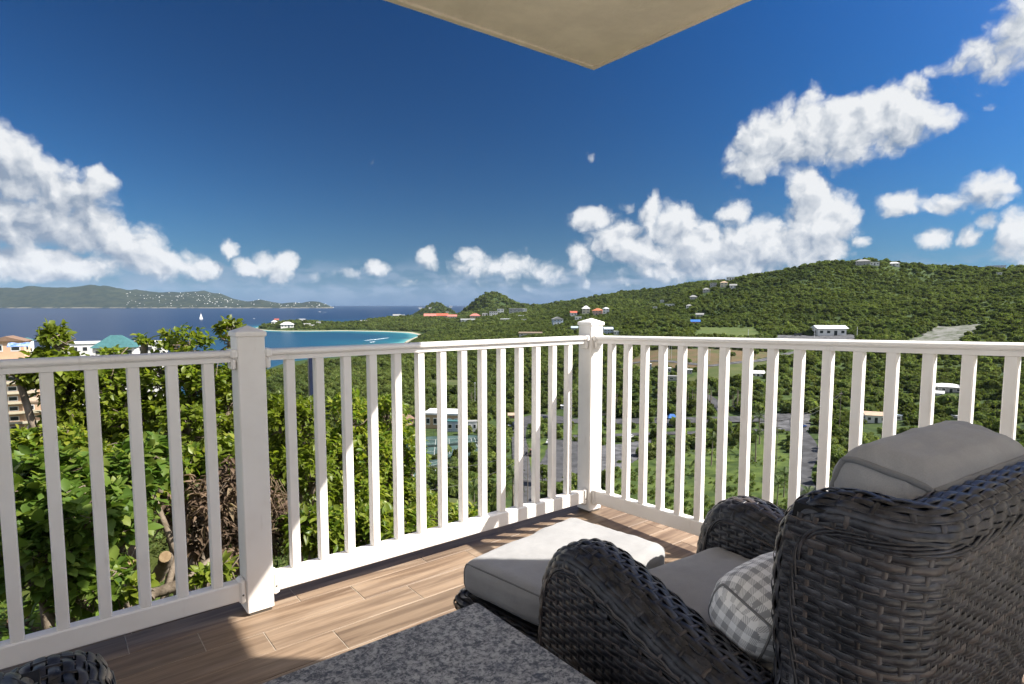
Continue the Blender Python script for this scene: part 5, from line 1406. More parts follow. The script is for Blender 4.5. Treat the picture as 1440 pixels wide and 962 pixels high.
# ------------------------------------------------------------------ tennis courts
MAT_LINE = mat('court_line', (.55, .55, .52), .8, .2)
MAT_FENCE = mat('dark_fence', (.03, .045, .04), .6, .3)
def court(label, corners):
    P = [np.array(hit(*c)) for c in corners]; z = np.mean([p[2] for p in P]) + .5
    CLEAR.append([p[:2] for p in P])
    o = np.array([P[0][0], P[0][1], z]); rt = thing('tennis_court', label, 'tennis court', tuple(o), 0, None)
    def q(s, t, dz=0): 
        p = (1 - s) * (1 - t) * P[0] + s * (1 - t) * P[1] + s * t * P[2] + (1 - s) * t * P[3]; return (p[0] - o[0], p[1] - o[1], dz)
    MB().add([q(0, 0), q(1, 0), q(1, 1), q(0, 1), q(0, 0, -5), q(1, 0, -5), q(1, 1, -5), q(0, 1, -5)], [(0, 1, 2, 3), (0, 4, 5, 1), (1, 5, 6, 2), (2, 6, 7, 3), (3, 7, 4, 0)]).build('court_surface', MAT_COURT, rt)
    mb = MB()
    def ln(s0, t0, s1, t1):
        a, b = np.array(q(s0, t0, .02)), np.array(q(s1, t1, .02)); d = (b - a); d /= np.linalg.norm(d); n = np.array([-d[1], d[0], 0]) * .07
        mb.add([a - n, a + n, b + n, b - n], [(0, 1, 2, 3)])
    for c0 in (.06, .54):
        ln(c0, .15, c0 + .4, .15); ln(c0, .85, c0 + .4, .85); ln(c0, .15, c0, .85); ln(c0 + .4, .15, c0 + .4, .85); ln(c0 + .05, .15, c0 + .05, .85); ln(c0 + .35, .15, c0 + .35, .85); ln(c0 + .05, .33, c0 + .35, .33); ln(c0 + .05, .67, c0 + .35, .67); ln(c0 + .2, .33, c0 + .2, .67)
    mb.build('court_lines', MAT_LINE, rt)
    for c0 in (.06, .54):
        a, b = np.array(q(c0 - .02, .5, 0)), np.array(q(c0 + .42, .5, 0)); MB().add([a, b, b + [0, 0, 1.0], a + [0, 0, 1.0]], [(0, 1, 2, 3)]).build('net', MAT_FENCE, rt)
    for e in (((0, 0), (1, 0)), ((1, 0), (1, 1)), ((1, 1), (0, 1)), ((0, 1), (0, 0))):
        a, b = np.array(q(*e[0])), np.array(q(*e[1])); L = np.linalg.norm(b - a); k = int(L / 4)
        mb = MB()
        for i in range(k + 1):
            p = a + (b - a) * i / k; mb.tube([p, p + [0, 0, 3.2]], .05, 4)
        for z in (.1, 1.7, 3.2): mb.tube([a + [0, 0, z], b + [0, 0, z]], .035, 4)
        mb.build('fence', MAT_FENCE, rt)
court('green tennis courts with white lines behind a wire fence, the far pair', [(556, 648), (682, 640), (672, 616), (572, 618)])
court('nearer green tennis court strip partly hidden by shrubs', [(536, 684), (640, 668), (628, 652), (548, 656)])

# ------------------------------------------------------------------ vehicles
MAT_TYRE = mat('tyre', (.012, .012, .012), .85, .2); MAT_CARGLASS = mat('car_glass', (.02, .025, .03), .08, .6); MAT_RIM = mat('wheel_rim', (.35, .35, .36), .35, .5, metallic=.8)
MAT_LAMP = mat('lamp_lens', (.6, .6, .58), .2, .5); MAT_RED = mat('tail_lens', (.3, .02, .02), .3, .5)
PAINT = {k: mat('paint_' + k, c, .25, .5) for k, c in dict(white=(.62, .62, .62), dark=(.025, .028, .035), blue=(.03, .07, .22), silver=(.34, .35, .36), brown=(.20, .11, .07), yellow=(.45, .32, .06)).items()}
def vehicle(label, u, v, heading, kind, col, name, cat, group=None, lift=0.62):
    p = hit(u, v); z = p[2]
    rt = thing(name, label, cat, (p[0], p[1], z + lift - .1), R(heading), group)
    L, Wd = dict(car=(4.4, 1.8), van=(5.2, 2.0), pickup=(5.4, 1.95), truck=(8.0, 2.5))[kind]
    prof = dict(car=[(-2.2, .35), (2.2, .35), (2.2, .75), (2.1, .85), (1.1, .95), (-1.9, 1.0), (-2.2, .85)], van=[(-2.6, .4), (2.6, .4), (2.6, .95), (1.8, 1.15), (-2.6, 1.15)], pickup=[(-2.7, .5), (2.7, .5), (2.7, 1.0), (1.4, 1.12), (-2.7, 1.12)], truck=[(-4, .6), (4, .6), (4, 1.25), (-4, 1.25)])[kind]
    MB().prism(prof, -Wd / 2, Wd / 2).build('body', PAINT[col], rt)
    cab = dict(car=[(1.05, .951), (.35, 1.42), (-1.1, 1.45), (-1.85, 1.001)], van=[(1.8, 1.151), (1.2, 2.0), (-2.55, 2.05), (-2.6, 1.151)], pickup=[(1.3, 1.121), (.6, 1.75), (-.6, 1.78), (-.8, 1.121)], truck=[(3.9, 1.251), (3.7, 2.5), (2.0, 2.55), (1.9, 1.251)])[kind]
    MB().prism(cab, -Wd / 2 + .08, Wd / 2 - .08).build('cabin', PAINT[col], rt)
    cx = np.mean([c[0] for c in cab]); cz = np.mean([c[1] for c in cab])
    gl = [(cx + (x - cx) * .82, cz + (zz - cz) * .62 + .05) for x, zz in cab]
    for s in (-1, 1):
        y = s * (Wd / 2 - .08); MB().prism(gl, min(y, y + s * .03), max(y, y + s * .03)).build('side_window', MAT_CARGLASS, rt)
    a, b = np.array(cab[0]), np.array(cab[1]); d = b - a; n = np.array([d[1], -d[0]]); n /= np.linalg.norm(n); q0, q1 = a + d * .12 + n * .015, a + d * .88 + n * .015
    MB().add([(q0[0], -Wd / 2 + .2, q0[1]), (q0[0], Wd / 2 - .2, q0[1]), (q1[0], Wd / 2 - .25, q1[1]), (q1[0], -Wd / 2 + .25, q1[1])], [(0, 1, 2, 3)]).build('windscreen', MAT_CARGLASS, rt)
    if kind == 'truck':
        MB().box(-3.95, 1.7, -Wd / 2 + .02, Wd / 2 - .02, 1.252, 2.7 if col != 'brown' else 2.1).build('cargo_box', PAINT[col], rt)
    wr = .34 if kind != 'truck' else .48
    for x in (-L * .30, L * .31):
        for s in (-1, 1):
            w = MB().tube([(x, s * (Wd / 2 - .2), wr), (x, s * (Wd / 2 + .02), wr)], wr, 14).build('wheel', MAT_TYRE, rt)
            MB().tube([(x, s * (Wd / 2 + .021), wr), (x, s * (Wd / 2 + .04), wr)], wr * .6, 10).build('rim', MAT_RIM, w)
    for s in (-1, 1):
        MB().box(L / 2 - .01, L / 2 + .03, s * Wd * .36 - .16, s * Wd * .36 + .16, .62 if kind != 'truck' else .8, .78 if kind != 'truck' else .98).build('headlight', MAT_LAMP, rt)
        MB().box(-L / 2 - .03, -L / 2 + .01, s * Wd * .38 - .12, s * Wd * .38 + .12, .68, .86).build('tail_light', MAT_RED, rt)
    return rt
vehicle('white hatchback parked on the gravel right of the corner post', 886, 617, 200, 'car', 'white', 'parked_car', 'car')
vehicle('dark car on the horizontal road behind the right railing', 941, 601, 5, 'car', 'dark', 'parked_car', 'car')
vehicle('white van half hidden behind a baluster on the horizontal road', 931, 590, 185, 'van', 'white', 'van', 'van')
vehicle('white truck parked beside the road right of the round bushes', 1010, 597, 20, 'pickup', 'white', 'pickup_truck', 'truck')
vehicle('second white vehicle with dark windows behind the white truck', 1020, 598, 10, 'car', 'silver', 'parked_car', 'car')
vehicle('dark car on the side road that climbs to the trees', 1029, 576, 150, 'car', 'dark', 'parked_car', 'car')
vehicle('white pickup with dark bonnet facing the balcony by the round tree', 772, 625, 255, 'pickup', 'white', 'pickup_truck', 'truck')
vehicle('dark car left of the corner post on the horizontal road', 767, 590, 10, 'car', 'dark', 'parked_car', 'car')
vehicle('white car behind the white pickup by the round tree', 752, 610, 260, 'car', 'white', 'parked_car', 'car')
vehicle('brown truck with pale load at the roadside left of the pickup', 750, 640, 260, 'truck', 'brown', 'truck', 'truck')
vehicle('black truck at the end of the road by the brown hut', 724, 603, 270, 'truck', 'dark', 'truck', 'truck')
vehicle('white lorry cab beside the black truck by the brown hut', 717, 601, 265, 'pickup', 'white', 'pickup_truck', 'truck')
vehicle('yellow digger-like truck behind the black truck', 727, 596, 270, 'pickup', 'yellow', 'pickup_truck', 'truck')
vehicle('blue car in the parking lot beside the winding road', 1128, 602, 15, 'car', 'blue', 'parked_car', 'car')
vehicle('dark container-like truck on the gravel pad left of the warehouse', 1122, 473, 0, 'truck', 'dark', 'truck', 'truck')
o = MB().bbox(-2.2, 2.2, -1.5, 1.5, 0, .4, .05).add([(-2.4, -1.7, .401), (2.4, -1.7, .401), (2.4, 1.7, .401), (-2.4, 1.7, .401), (-1.2, 0, 2.4), (1.2, .1, 2.3)], [(0, 1, 5, 4), (2, 3, 4, 5), (0, 4, 3), (1, 2, 5)]).build('tarp_stall', MATRF['blue'], None); p = hit(945, 589); o.location = tuple(p + np.array([0, 0, .3])); tag(o, 'bright blue tarpaulin shelter at the roadside', 'shelter')

# boats on the strait
MAT_SAIL = mat('sail', (.72, .72, .70), .8, .2); MAT_HULL = mat('boat_hull', (.70, .70, .70), .35, .5); MAT_FOAM = mat('foam', (.72, .74, .75), .95, .2)
def hull(L, wd, h):
    mb = MB(); xs = np.linspace(-L / 2, L / 2, 10); V = []
    for x in xs:
        k = math.sqrt(max(0.0, 1 - max(0, (x / (L / 2))) ** 2.4)); w = wd / 2 * max(k, .04)
        V += [(x, -w, h), (x, -w * .7, 0), (x, 0, -.3), (x, w * .7, 0), (x, w, h)]
    F = [(i * 5 + j, i * 5 + j + 1, i * 5 + 6 + j, i * 5 + 5 + j) for i in range(9) for j in range(4)] + [(i * 5, i * 5 + 5, i * 5 + 9, i * 5 + 4) for i in range(9)] + [(0, 4, 3, 2, 1)]
    return mb.add(V, F)
def sea_pt(u, v): q = atz(u, v, SEA); return q
q = sea_pt(283, 449); b = thing('sailboat', 'white sailboat under full sail on the strait left of the post', 'sailboat', tuple(q), R(60)); s = q[1] / FPX
hull(5 * s, 1.4 * s, .6 * s).build('hull', MAT_HULL, b); MB().tube([(0, 0, .5 * s), (0, 0, 9 * s)], .05 * s, 5).build('mast', MAT_RIM, b)
MB().add([(-.1 * s, 0, 1 * s), (-2.2 * s, .5 * s, 1 * s), (-.1 * s, 0, 8.8 * s), (-.1 * s, .04 * s, 1 * s)], [(0, 1, 2), (3, 2, 1), (0, 3, 1)]).build('mainsail', MAT_SAIL, b)
MB().add([(.2 * s, 0, 8 * s), (.2 * s, .3 * s, .8 * s), (2.3 * s, 0, .8 * s)], [(0, 1, 2)]).build('jib', MAT_SAIL, b)
def motorboat(label, u, v, Lpx, wake, head):
    q = sea_pt(u, v); k = q[1] / FPX; L = Lpx * k; b = thing('motorboat', label, 'motorboat', tuple(q), R(head))
    hull(L, L * .28, L * .12).build('hull', MAT_HULL, b); MB().bbox(-L * .22, L * .15, -L * .09, L * .09, L * .121, L * .25, L * .02).build('cabin', MAT_HULL, b)
    if wake:
        n = 14; V = []
        for i in range(n): 
            x = -L * .4 - wake * k * i / n; w = L * (.12 + .05 * i); V += [(x, -w, .25), (x, w, .25)]
        MB().add(V, [(2 * i, 2 * i + 1, 2 * i + 3, 2 * i + 2) for i in range(n - 1)]).build('wake', MAT_FOAM, b)
motorboat('white motor ferry with a foaming wake near the far island', 449, 439, 4, 9, 180)
motorboat('tiny motorboat on the open strait above the headland', 357, 448.5, 3, 0, 160)
motorboat('white boat in the channel before the small far island', 612, 443, 4, 5, 190)
# breaking wave on the reef of the bay
for (pts, lab) in (([(512, 479), (528, 477.4), (546, 475.2)], 'long white breaking wave on the reef near the beach'), ([(520, 481.5), (527, 480.5)], 'short white breaker in front of the long one')):
    P = np.array([sea_pt(*p) for p in pts]); t = np.linspace(0, 1, 26); Q = np.stack([np.interp(t, np.linspace(0, 1, len(P)), P[:, c]) for c in range(3)], 1); o0 = Q[0].copy(); g = np.random.default_rng(1)
    o = MB().tube(Q - o0 + g.normal(0, 1.2, Q.shape) * [1, 1, .0], 1.5 * np.sin(np.clip(t, .04, .96) * math.pi) ** .5 * g.uniform(.5, 1.2, 26), 6).build('breaking_wave', MAT_FOAM, None, True); o.location = tuple(o0); o.scale = (1, 1, .35); tag(o, lab, 'wave')

# poles, wires, wall, the blue post
MAT_POLE = mat('pole_wood', (.20, .17, .14), .9, .2); MAT_WIRE = mat('wire', (.10, .10, .10), .6, .3); MAT_STEEL = mat('pale_steel', (.50, .50, .50), .5, .4)
def pole(label, u, v, hpx, m=None, arm=True, cat='utility pole', r=.13):
    p = hit(u, v); h = hpx * p[1] / FPX; b = thing('utility_pole' if arm else 'lamp_pole', label, cat, tuple(p), R(random.uniform(0, 60)))
    MB().tube([(0, 0, -.5), (0, 0, h)], [r, r * .7], 7).build('pole', m or MAT_POLE, b)
    if arm:
        c = MB().box(-1, 1, -.06, .06, h * .93, h * .93 + .12).build('crossarm', m or MAT_POLE, b)
        for x in (-.9, -.3, .3, .9): MB().tube([(x, 0, h * .93 + .12), (x, 0, h * .93 + .32)], .05, 5).build('insulator', MAT_STEEL, c)
    else:
        MB().box(-.6, .6, -.15, .15, h - .05, h + .15).build('lamp_head', MAT_STEEL, b)
    return np.array([p[0], p[1], p[2] + h * .95])
pA = pole('tall wooden utility pole in the grass left of the winding road', 1091, 668, 84)
pB = pole('utility pole beside the right end of the horizontal road', 1180, 610, 62)
pC = pole('thin utility pole in front of the tennis courts, left of the road', 742, 716, 95)
pole('light pole left of the white warehouse', 1145, 476, 16, MAT_STEEL, False, 'light pole', .3)
pole('light pole right of the white warehouse', 1205, 475, 15, MAT_STEEL, False, 'light pole', .3)
pole('pale pole at the left end of the gravel track on the skyline of the rail', 1052, 478, 14, MAT_STEEL, False, 'light pole', .3)
for i, u in enumerate((668, 674, 941, 944, 998)):
    pole(['left of two bare pale masts behind the club building', 'right of two bare pale masts behind the club building', 'left of two thin masts at the edge of the dirt field', 'right of two thin masts at the edge of the dirt field', 'thin pale mast in front of the dirt field, right one'][i], u, (572, 573, 505, 506, 508)[i], (34, 38, 20, 20, 16)[i], MAT_STEEL, False, 'mast', .14)
def wire(label, a, b, sag):
    t = np.linspace(0, 1, 24); P = a[None] * (1 - t[:, None]) + b[None] * t[:, None]; P[:, 2] -= sag * 4 * t * (1 - t); o0 = P[0].copy()
    o = MB().tube(P - o0, .035, 4).build('wire', MAT_WIRE, None); o.location = tuple(o0); tag(o, label, 'power line')
wire('upper power line running up to the right between the two poles', pA, pB, 2.0); wire('lower power line running up to the right between the two poles', pA - [0, 0, 1.2], pB - [0, 0, 1.2], 2.4)
wire('upper power line crossing in front of the tennis courts', pC, at(590, 655, 160), 2.5); wire('lower power line crossing in front of the tennis courts', pC - [0, 0, 2.0], at(585, 690, 150), 2.5)
# low stone wall behind the horizontal road
P = [hit(u, 584.5) for u in np.linspace(800, 905, 40)]; mb = MB(); MAT_STONE = mat('stone_wall', (.17, .15, .13), .95, .2, var=.4, vscale=1.2, bump=.6, bscale=3)
for a, b in zip(P[:-1], P[1:]):
    mb.add([(a[0], a[1] - .25, a[2] - .5), (b[0], b[1] - .25, b[2] - .5), (b[0], b[1] - .25, b[2] + 1.1), (a[0], a[1] - .25, a[2] + 1.1), (a[0], a[1] + .25, a[2] + 1.1), (b[0], b[1] + .25, b[2] + 1.1)], [(0, 1, 2, 3), (3, 2, 5, 4)])
o = mb.build('stone_wall', MAT_STONE, None); tag(o, 'low stone wall along the far side of the horizontal road', 'wall')
# square dark blue post with punched holes just beyond the rail
bp = at(440, 535, 7.6); gzb = gz(bp[0], bp[1])
MAT_NAVY = mat('navy_steel', (.012, .018, .045), .35, .5, var=.2, vscale=8); MAT_NAVY_LIT = mat('navy_steel_lit', (.06, .07, .11), .45, .5, var=.15, vscale=8); MAT_HOLE = mat('white_tape', (.7, .7, .7), .8, .2)
pst = thing('steel_post', 'dark blue square steel post with white square marks beyond the left railing', 'post', (bp[0], bp[1], gzb), R(28)); hz = bp[2] - gzb
MB().bbox(-.050, .050, -.050, .050, -.2, hz + .30, .004).build('post_tube', MAT_NAVY, pst)
MB().box(.0505, .0535, -.044, .044, hz - .25, hz + .20).build('lit_side', MAT_NAVY_LIT, pst)  # stands for the post's lit right face, light put into its colour
for z in (.19, .11, .075, .04, -.10, -.175, -.205, -.24):
    MB().box(.014, .032, -.0535, -.0505, hz + z - .008, hz + z + .009).build('white_mark', MAT_HOLE, pst)
# ------------------------------------------------------------------ vegetation
MAT_BARK = mat('bark', (0.11, 0.085, 0.06), 0.95, 0.2, col2=(0.22, 0.18, 0.14), vscale=9, bump=0.5, bscale=60)
MAT_PALMTRUNK = mat('palm_trunk', (0.20, 0.17, 0.13), 0.95, 0.2, var=0.3, vscale=6)
MAT_TREE = leaf_mat('tree_leaves', (0.0483, 0.0851, 0.0172), (0.1265, 0.1840, 0.0368), (0.1725, 0.1898, 0.0437), 0.6, 0.48, 0.28, 0.5, spec=0.15, patch=0.15)
MAT_HILLTREE = leaf_mat('hill_leaves', (0.074, 0.108, 0.028), (0.112, 0.158, 0.042), (0.145, 0.160, 0.052), 0.85, 0.5, 0.24, 0.4, spec=0.05, patch=0.20)
MAT_PALM = leaf_mat('palm_leaves', (0.022, 0.048, 0.010), (0.060, 0.100, 0.020), (0.09, 0.10, 0.025), 0.6, 0.3, 0.2, 0.5, spec=0.15)
MAT_LEAF = leaf_mat('shrub_leaves', (0.0840, 0.1400, 0.0157), (0.1960, 0.2632, 0.0314), (0.2912, 0.2912, 0.0426), 0.40, 0.54, 0.12, 1.3, spec=0.4)
MAT_LEAFDARK = leaf_mat('broad_leaves', (0.0616, 0.1176, 0.0202), (0.1400, 0.2240, 0.0336), (0.2240, 0.2576, 0.0504), 0.45, 0.48, 0.12, 1.3, spec=0.25)
MAT_DEADLEAF = leaf_mat('dead_leaves', (0.050, 0.032, 0.020), (0.15, 0.10, 0.062), (0.20, 0.14, 0.09), 0.8, 0.2, 0.15, 3)
MAT_CUTWOOD = mat('cut_wood', (0.22, 0.15, 0.085), 0.9, 0.1, col2=(0.30, 0.22, 0.13), vscale=40)

def crown_mesh(name, n, seed, size=0.55, flat=0.8, lobes=7, cards=True):
    """tree crown of unit radius: many small leaf-clump faces through several overlapping lobes"""
    g = np.random.default_rng(seed)
    cen = g.normal(0, 1, (lobes, 3)); cen /= np.linalg.norm(cen, axis=1)[:, None]; cen *= g.uniform(.25, .62, (lobes, 1)); cen[:, 2] = cen[:, 2] * flat * .8 + .05
    rad = g.uniform(.34, .55, lobes)
    k = g.integers(0, lobes, n)
    d = g.normal(0, 1, (n, 3)); d /= np.linalg.norm(d, axis=1)[:, None]
    d[:, 2] = np.where(d[:, 2] < -.35, -d[:, 2], d[:, 2])
    rr = rad[k] * g.uniform(.72, 1.04, n) ** 0.7
    P = cen[k] + d * rr[:, None] * np.array([1, 1, flat])
    # leaf clump quads, facing roughly outwards
    nrm = d + g.normal(0, .40, (n, 3)) + np.array([0, 0, .25]); nrm /= np.linalg.norm(nrm, axis=1)[:, None]
    a = np.cross(nrm, g.normal(0, 1, (n, 3))); a /= np.linalg.norm(a, axis=1)[:, None]; b = np.cross(nrm, a)
    s = size * g.uniform(.5, 1.25, n)[:, None] * .2
    droop = nrm * s * .35
    V = np.stack([P - a * s * 1.1, P - b * s * .75 - droop, P + a * s * 1.1, P + b * s * .75 - droop], 1).reshape(-1, 3)
    F = np.arange(4 * n).reshape(n, 4)
    return np_mesh(name, V, F)

# -- the wooded slopes: one mass of trees seen from afar
def inside_quads(x, y):
    m = np.zeros(len(x), bool)
    for q in CLEAR:
        q = np.array(q); ins = np.zeros(len(x), bool)
        for i in range(4):
            a, b = q[i], q[(i + 1) % 4]
            c = ((a[1] > y) != (b[1] > y)) & (x < (b[0] - a[0]) * (y - a[1]) / (b[1] - a[1] + 1e-12) + a[0])
            ins ^= c
        m |= ins
    return m
def near_road(x, y, extra=1.5):
    m = np.zeros(len(x), bool)
    for Q, w in ROADS:
        for i in range(0, len(Q), 2):
            m |= ((x - Q[i, 0]) ** 2 + (y - Q[i, 1]) ** 2) < (w / 2 + extra + 1.2) ** 2
    return m
def near_house(x, y, k=1.0):
    m = np.zeros(len(x), bool)
    for hx, hy, r in HOUSE_SPOTS:
        # also keep the line of sight towards the balcony open for a short way
        d = math.hypot(hx, hy); ux, uy = -hx / d, -hy / d
        al = (x - hx) * ux + (y - hy) * uy; la = np.abs((x - hx) * uy - (y - hy) * ux)
        m |= (la < r * 0.8) & (al > -r) & (al < r + 14 * k) | ((x - hx) ** 2 + (y - hy) ** 2 < r * r)
    return m
def scatter(D0, D1, a0, a1, spacing, seed):
    g = np.random.default_rng(seed)
    area = (a1 - a0) * (D1 ** 2 - D0 ** 2) / 2
    n = int(area / spacing ** 2)
    r = np.sqrt(g.uniform(D0 ** 2, D1 ** 2, n)); a = g.uniform(a0, a1, n)
    x, y = np.sin(a) * r, np.cos(a) * r
    z = terrain(x, y)
    k0 = z > SEA + 3.0; x, y, z = x[k0], y[k0], z[k0]
    k0 = visible(x, y, z); x, y, z = x[k0], y[k0], z[k0]
    keep = ~inside_quads(x, y) & ~near_road(x, y) & ~near_house(x, y)
    return x[keep], y[keep], z[keep], g
def visible(x, y, z, slack=8.0):
    """drop trees wholly behind rising ground"""
    t = np.linspace(.08, .97, 34)
    vis = np.ones(len(x), bool)
    for k in t:
        h = terrain(x * k, y * k); line = CAM_H + (z + slack - CAM_H) * k
        vis &= h < line
    return vis
def forest():
    bands = [(150, 330, 3.6), (330, 520, 4.2), (520, 800, 4.2), (800, 1350, 4.0), (1350, 2300, 5.8), (2300, 4000, 10)]
    pts = []; sc = []; vr = []
    for i, (d0, d1, sp) in enumerate(bands):
        x, y, z, g = scatter(d0, d1, R(-46), R(45), sp, 50 + i)
        dens = fbm(x, y, 28, 3)
        k = g.random(len(x)) < np.clip(0.88 + dens * 1.4, .25, 1)
        if i == 0: k &= g.random(len(x)) < .75
        x, y, z = x[k], y[k], z[k]
        s = np.clip(g.lognormal(0, .40, len(x)), .45, 2.2) * sp * 0.62 * (1 + 0.5 * fbm(x, y, 45, 2))
        s = np.maximum(s, sp * .3)
        pts.append(np.stack([x, y, z + s * .42], 1)); sc.append(s)
    x, y, z, g = scatter(13, 150, R(-50), R(-6), 2.3, 77)            # scrub on the near slope, left of the valley
    d = np.hypot(x, y); k = (g.random(len(x)) < np.clip(25 / d, .12, 1) ** .5) & ~((x > -.10 * y) & (d > 60))
    s = np.clip(g.lognormal(0, .35, int(k.sum())), .5, 2) * (.55 + d[k] * .011)
    pts.append(np.stack([x[k], y[k], z[k] + s * .35], 1)); sc.append(s)
    P = np.concatenate(pts); S = np.concatenate(sc)
    me = bpy.data.meshes.new('forest'); me.vertices.add(len(P)); me.vertices.foreach_set('co', P.astype(np.float32).ravel())
    a = me.attributes.new('size', 'FLOAT', 'POINT'); a.data.foreach_set('value', S.astype(np.float32))
    o = stuff(link('forest', me, MAT_HILLTREE))
    coll = bpy.data.collections.new('forest crowns')
    for k in range(5):
        m2 = crown_mesh('forest_crown', 230, 400 + k, size=1.25, flat=.82, lobes=6); m2.materials.append(MAT_HILLTREE)
        c = bpy.data.objects.new('forest_crown', m2); coll.objects.link(c)
    ng = bpy.data.node_groups.new('forest', 'GeometryNodeTree')
    ng.interface.new_socket('Geometry', in_out='INPUT', socket_type='NodeSocketGeometry'); ng.interface.new_socket('Geometry', in_out='OUTPUT', socket_type='NodeSocketGeometry')
    gi = ng.nodes.new('NodeGroupInput'); go = ng.nodes.new('NodeGroupOutput')
    mp = ng.nodes.new('GeometryNodeMeshToPoints'); ip = ng.nodes.new('GeometryNodeInstanceOnPoints')
    ci = ng.nodes.new('GeometryNodeCollectionInfo'); ci.inputs['Collection'].default_value = coll; ci.inputs['Separate Children'].default_value = True; ci.inputs['Reset Children'].default_value = True
    ip.inputs['Pick Instance'].default_value = True
    na = ng.nodes.new('GeometryNodeInputNamedAttribute'); na.data_type = 'FLOAT'; na.inputs['Name'].default_value = 'size'
    rv = ng.nodes.new('FunctionNodeRandomValue'); rv.data_type = 'FLOAT_VECTOR'; rv.inputs['Min'].default_value = (-.15, -.15, 0); rv.inputs['Max'].default_value = (.15, .15, 6.28)
    L = ng.links.new
    L(gi.outputs[0], mp.inputs['Mesh']); L(mp.outputs[0], ip.inputs['Points']); L(ci.outputs[0], ip.inputs['Instance'])
    L(na.outputs['Attribute'], ip.inputs['Scale']); L(rv.outputs[0], ip.inputs['Rotation']); L(ip.outputs[0], go.inputs[0])
    md = o.modifiers.new('trees', 'NODES'); md.node_group = ng
    print('forest trees', len(P))
forest()

# -- single trees of the valley, each with trunk and crown
TREE_VARIANTS = [crown_mesh('crown', 640, 600 + k, size=.62, flat=.78 + .05 * (k % 3), lobes=8 + k % 3) for k in range(7)]
for m_ in TREE_VARIANTS: m_.materials.append(MAT_TREE)
def trunk_mesh(seed):
    g = np.random.default_rng(seed); mb = MB()
    mb.tube([(0, 0, -.4), (.03, .02, .4), (.0, .05, .9)], [.085, .065, .045], 6)
    for k in range(4):
        a = g.uniform(0, 6.28); mb.tube([(0, .04, .75), (.28 * math.cos(a), .28 * math.sin(a), 1.05), (.5 * math.cos(a), .5 * math.sin(a), 1.35)], [.04, .028, .012], 5)
    return mb.mesh('trunk')
TRUNKS = [trunk_mesh(70 + k) for k in range(3)]
for m_ in TRUNKS: m_.materials.append(MAT_BARK)
def valley_tree(x, y, size, i, label, group):
    z = gz(x, y)
    t = thing('tree', label, 'tree', (x, y, z), random.uniform(0, 6.28), group)
    tr = link('trunk', TRUNKS[i % 3], None, t); tr.scale = (size, size, size * .8)
    c = link('crown', TREE_VARIANTS[i % 7], None, t); c.location = (0, 0, size * 1.15); c.scale = (size, size, size * random.uniform(.85, 1.1)); c.rotation_euler = (0, 0, random.uniform(0, 6.28))
    return t
def valley_trees():
    x, y, z, g = scatter(150, 430, R(-14), R(42), 6.4, 91)
    v = visible(x, y, z, 5); x, y = x[v], y[v]
    u = 720 + FPX * x / y
    k = ~((u > 838) & (u < 1120) & (y < 262) & (g.random(len(x)) < .97))
    x, y = x[k], y[k]; d = np.hypot(x, y)
    o = np.argsort(d + g.uniform(0, 150, len(d)))[:285]
    for i, j in enumerate(o):
        ux, uv = 720 + FPX * x[j] / y[j], y[j]
        lab = ('bushy green tree on the slope below the tennis courts' if ux < 690 and uv < 250 else 'bushy green tree behind the tennis courts and the club building' if ux < 690 else
               'round green tree among the roads left of the corner post' if ux < 840 else 'bushy tree behind the horizontal road, under the dirt field' if ux < 1110 and uv > 270 else
               'round tree standing in the grass between the roads' if ux < 1110 else 'bushy tree on the slope right of the winding road')
        valley_tree(x[j], y[j], float(g.uniform(2.1, 4.0)), i, lab, {'bu': 'trees', 'ro': 'trees'}[lab[:2]] + lab[lab.index('tree') + 4:])
valley_trees()
# a few trees that stand alone
for (u, v, s, lab) in ((880, 511, 4, 'leftmost small tree on the brown dirt field'), (967, 513, 4.2, 'middle small tree on the brown dirt field beside the poles'), (1028, 505, 4.6, 'dark upright tree at the right end of the brown field'), (1062, 499, 3.6, 'tree at the far right corner of the dirt field, touching another'),
                       (965, 597, 2.6, 'clipped round bush beside the road, left of a pair'), (998, 594, 2.8, 'clipped round bush beside the road, right of a pair'), (771, 600, 3.0, 'round tree beside the parked white pickup'), (795, 606, 3.2, 'round tree on the verge between the pickup and the corner post')):
    p = hit(u, v + 4); t = valley_tree(p[0], p[1], s, int(u), lab, None)

# -- palms
def frond_mesh(seed, droop):
    g = np.random.default_rng(seed); mb = MB(); n = 10; L = 1.0
    pts = np.array([(L * k / n, 0, .30 * math.sin(k / n * 1.7) - droop * (k / n) ** 2.2) for k in range(n + 1)])
    mb.tube(pts, np.linspace(.016, .004, n + 1), 4, cap=False)
    for k in range(1, n + 1):
        for sgn in (-1, 1):
            for h in (0, .5):
                i = min(k - h, n); p = np.array([np.interp(i, range(n + 1), pts[:, c]) for c in range(3)])
                l = .34 * math.sin(min(1, (i + .8) / n * 1.05) * math.pi * .86) + .05
                q = p + np.array([l * .45, sgn * l * .8, -l * .45 + g.normal(0, .02)]); w = np.array([.035, 0, 0])
                mb.add([p - w * .6, p + w * .6, q], [(0, 1, 2)])
    return mb.mesh('frond')
FRONDS = [frond_mesh(5 + k, d) for k, d in enumerate((.35, .75, 1.15))]
for m_ in FRONDS: m_.materials.append(MAT_PALM)
def palm_trunk(): 
    return MB().tube([(0, 0, -.05), (.01, 0, .3), (.025, .01, .65), (.03, .01, 1.0)], [.032, .022, .02, .018], 7).mesh('trunk')
PT = palm_trunk(); PT.materials.append(MAT_PALMTRUNK)
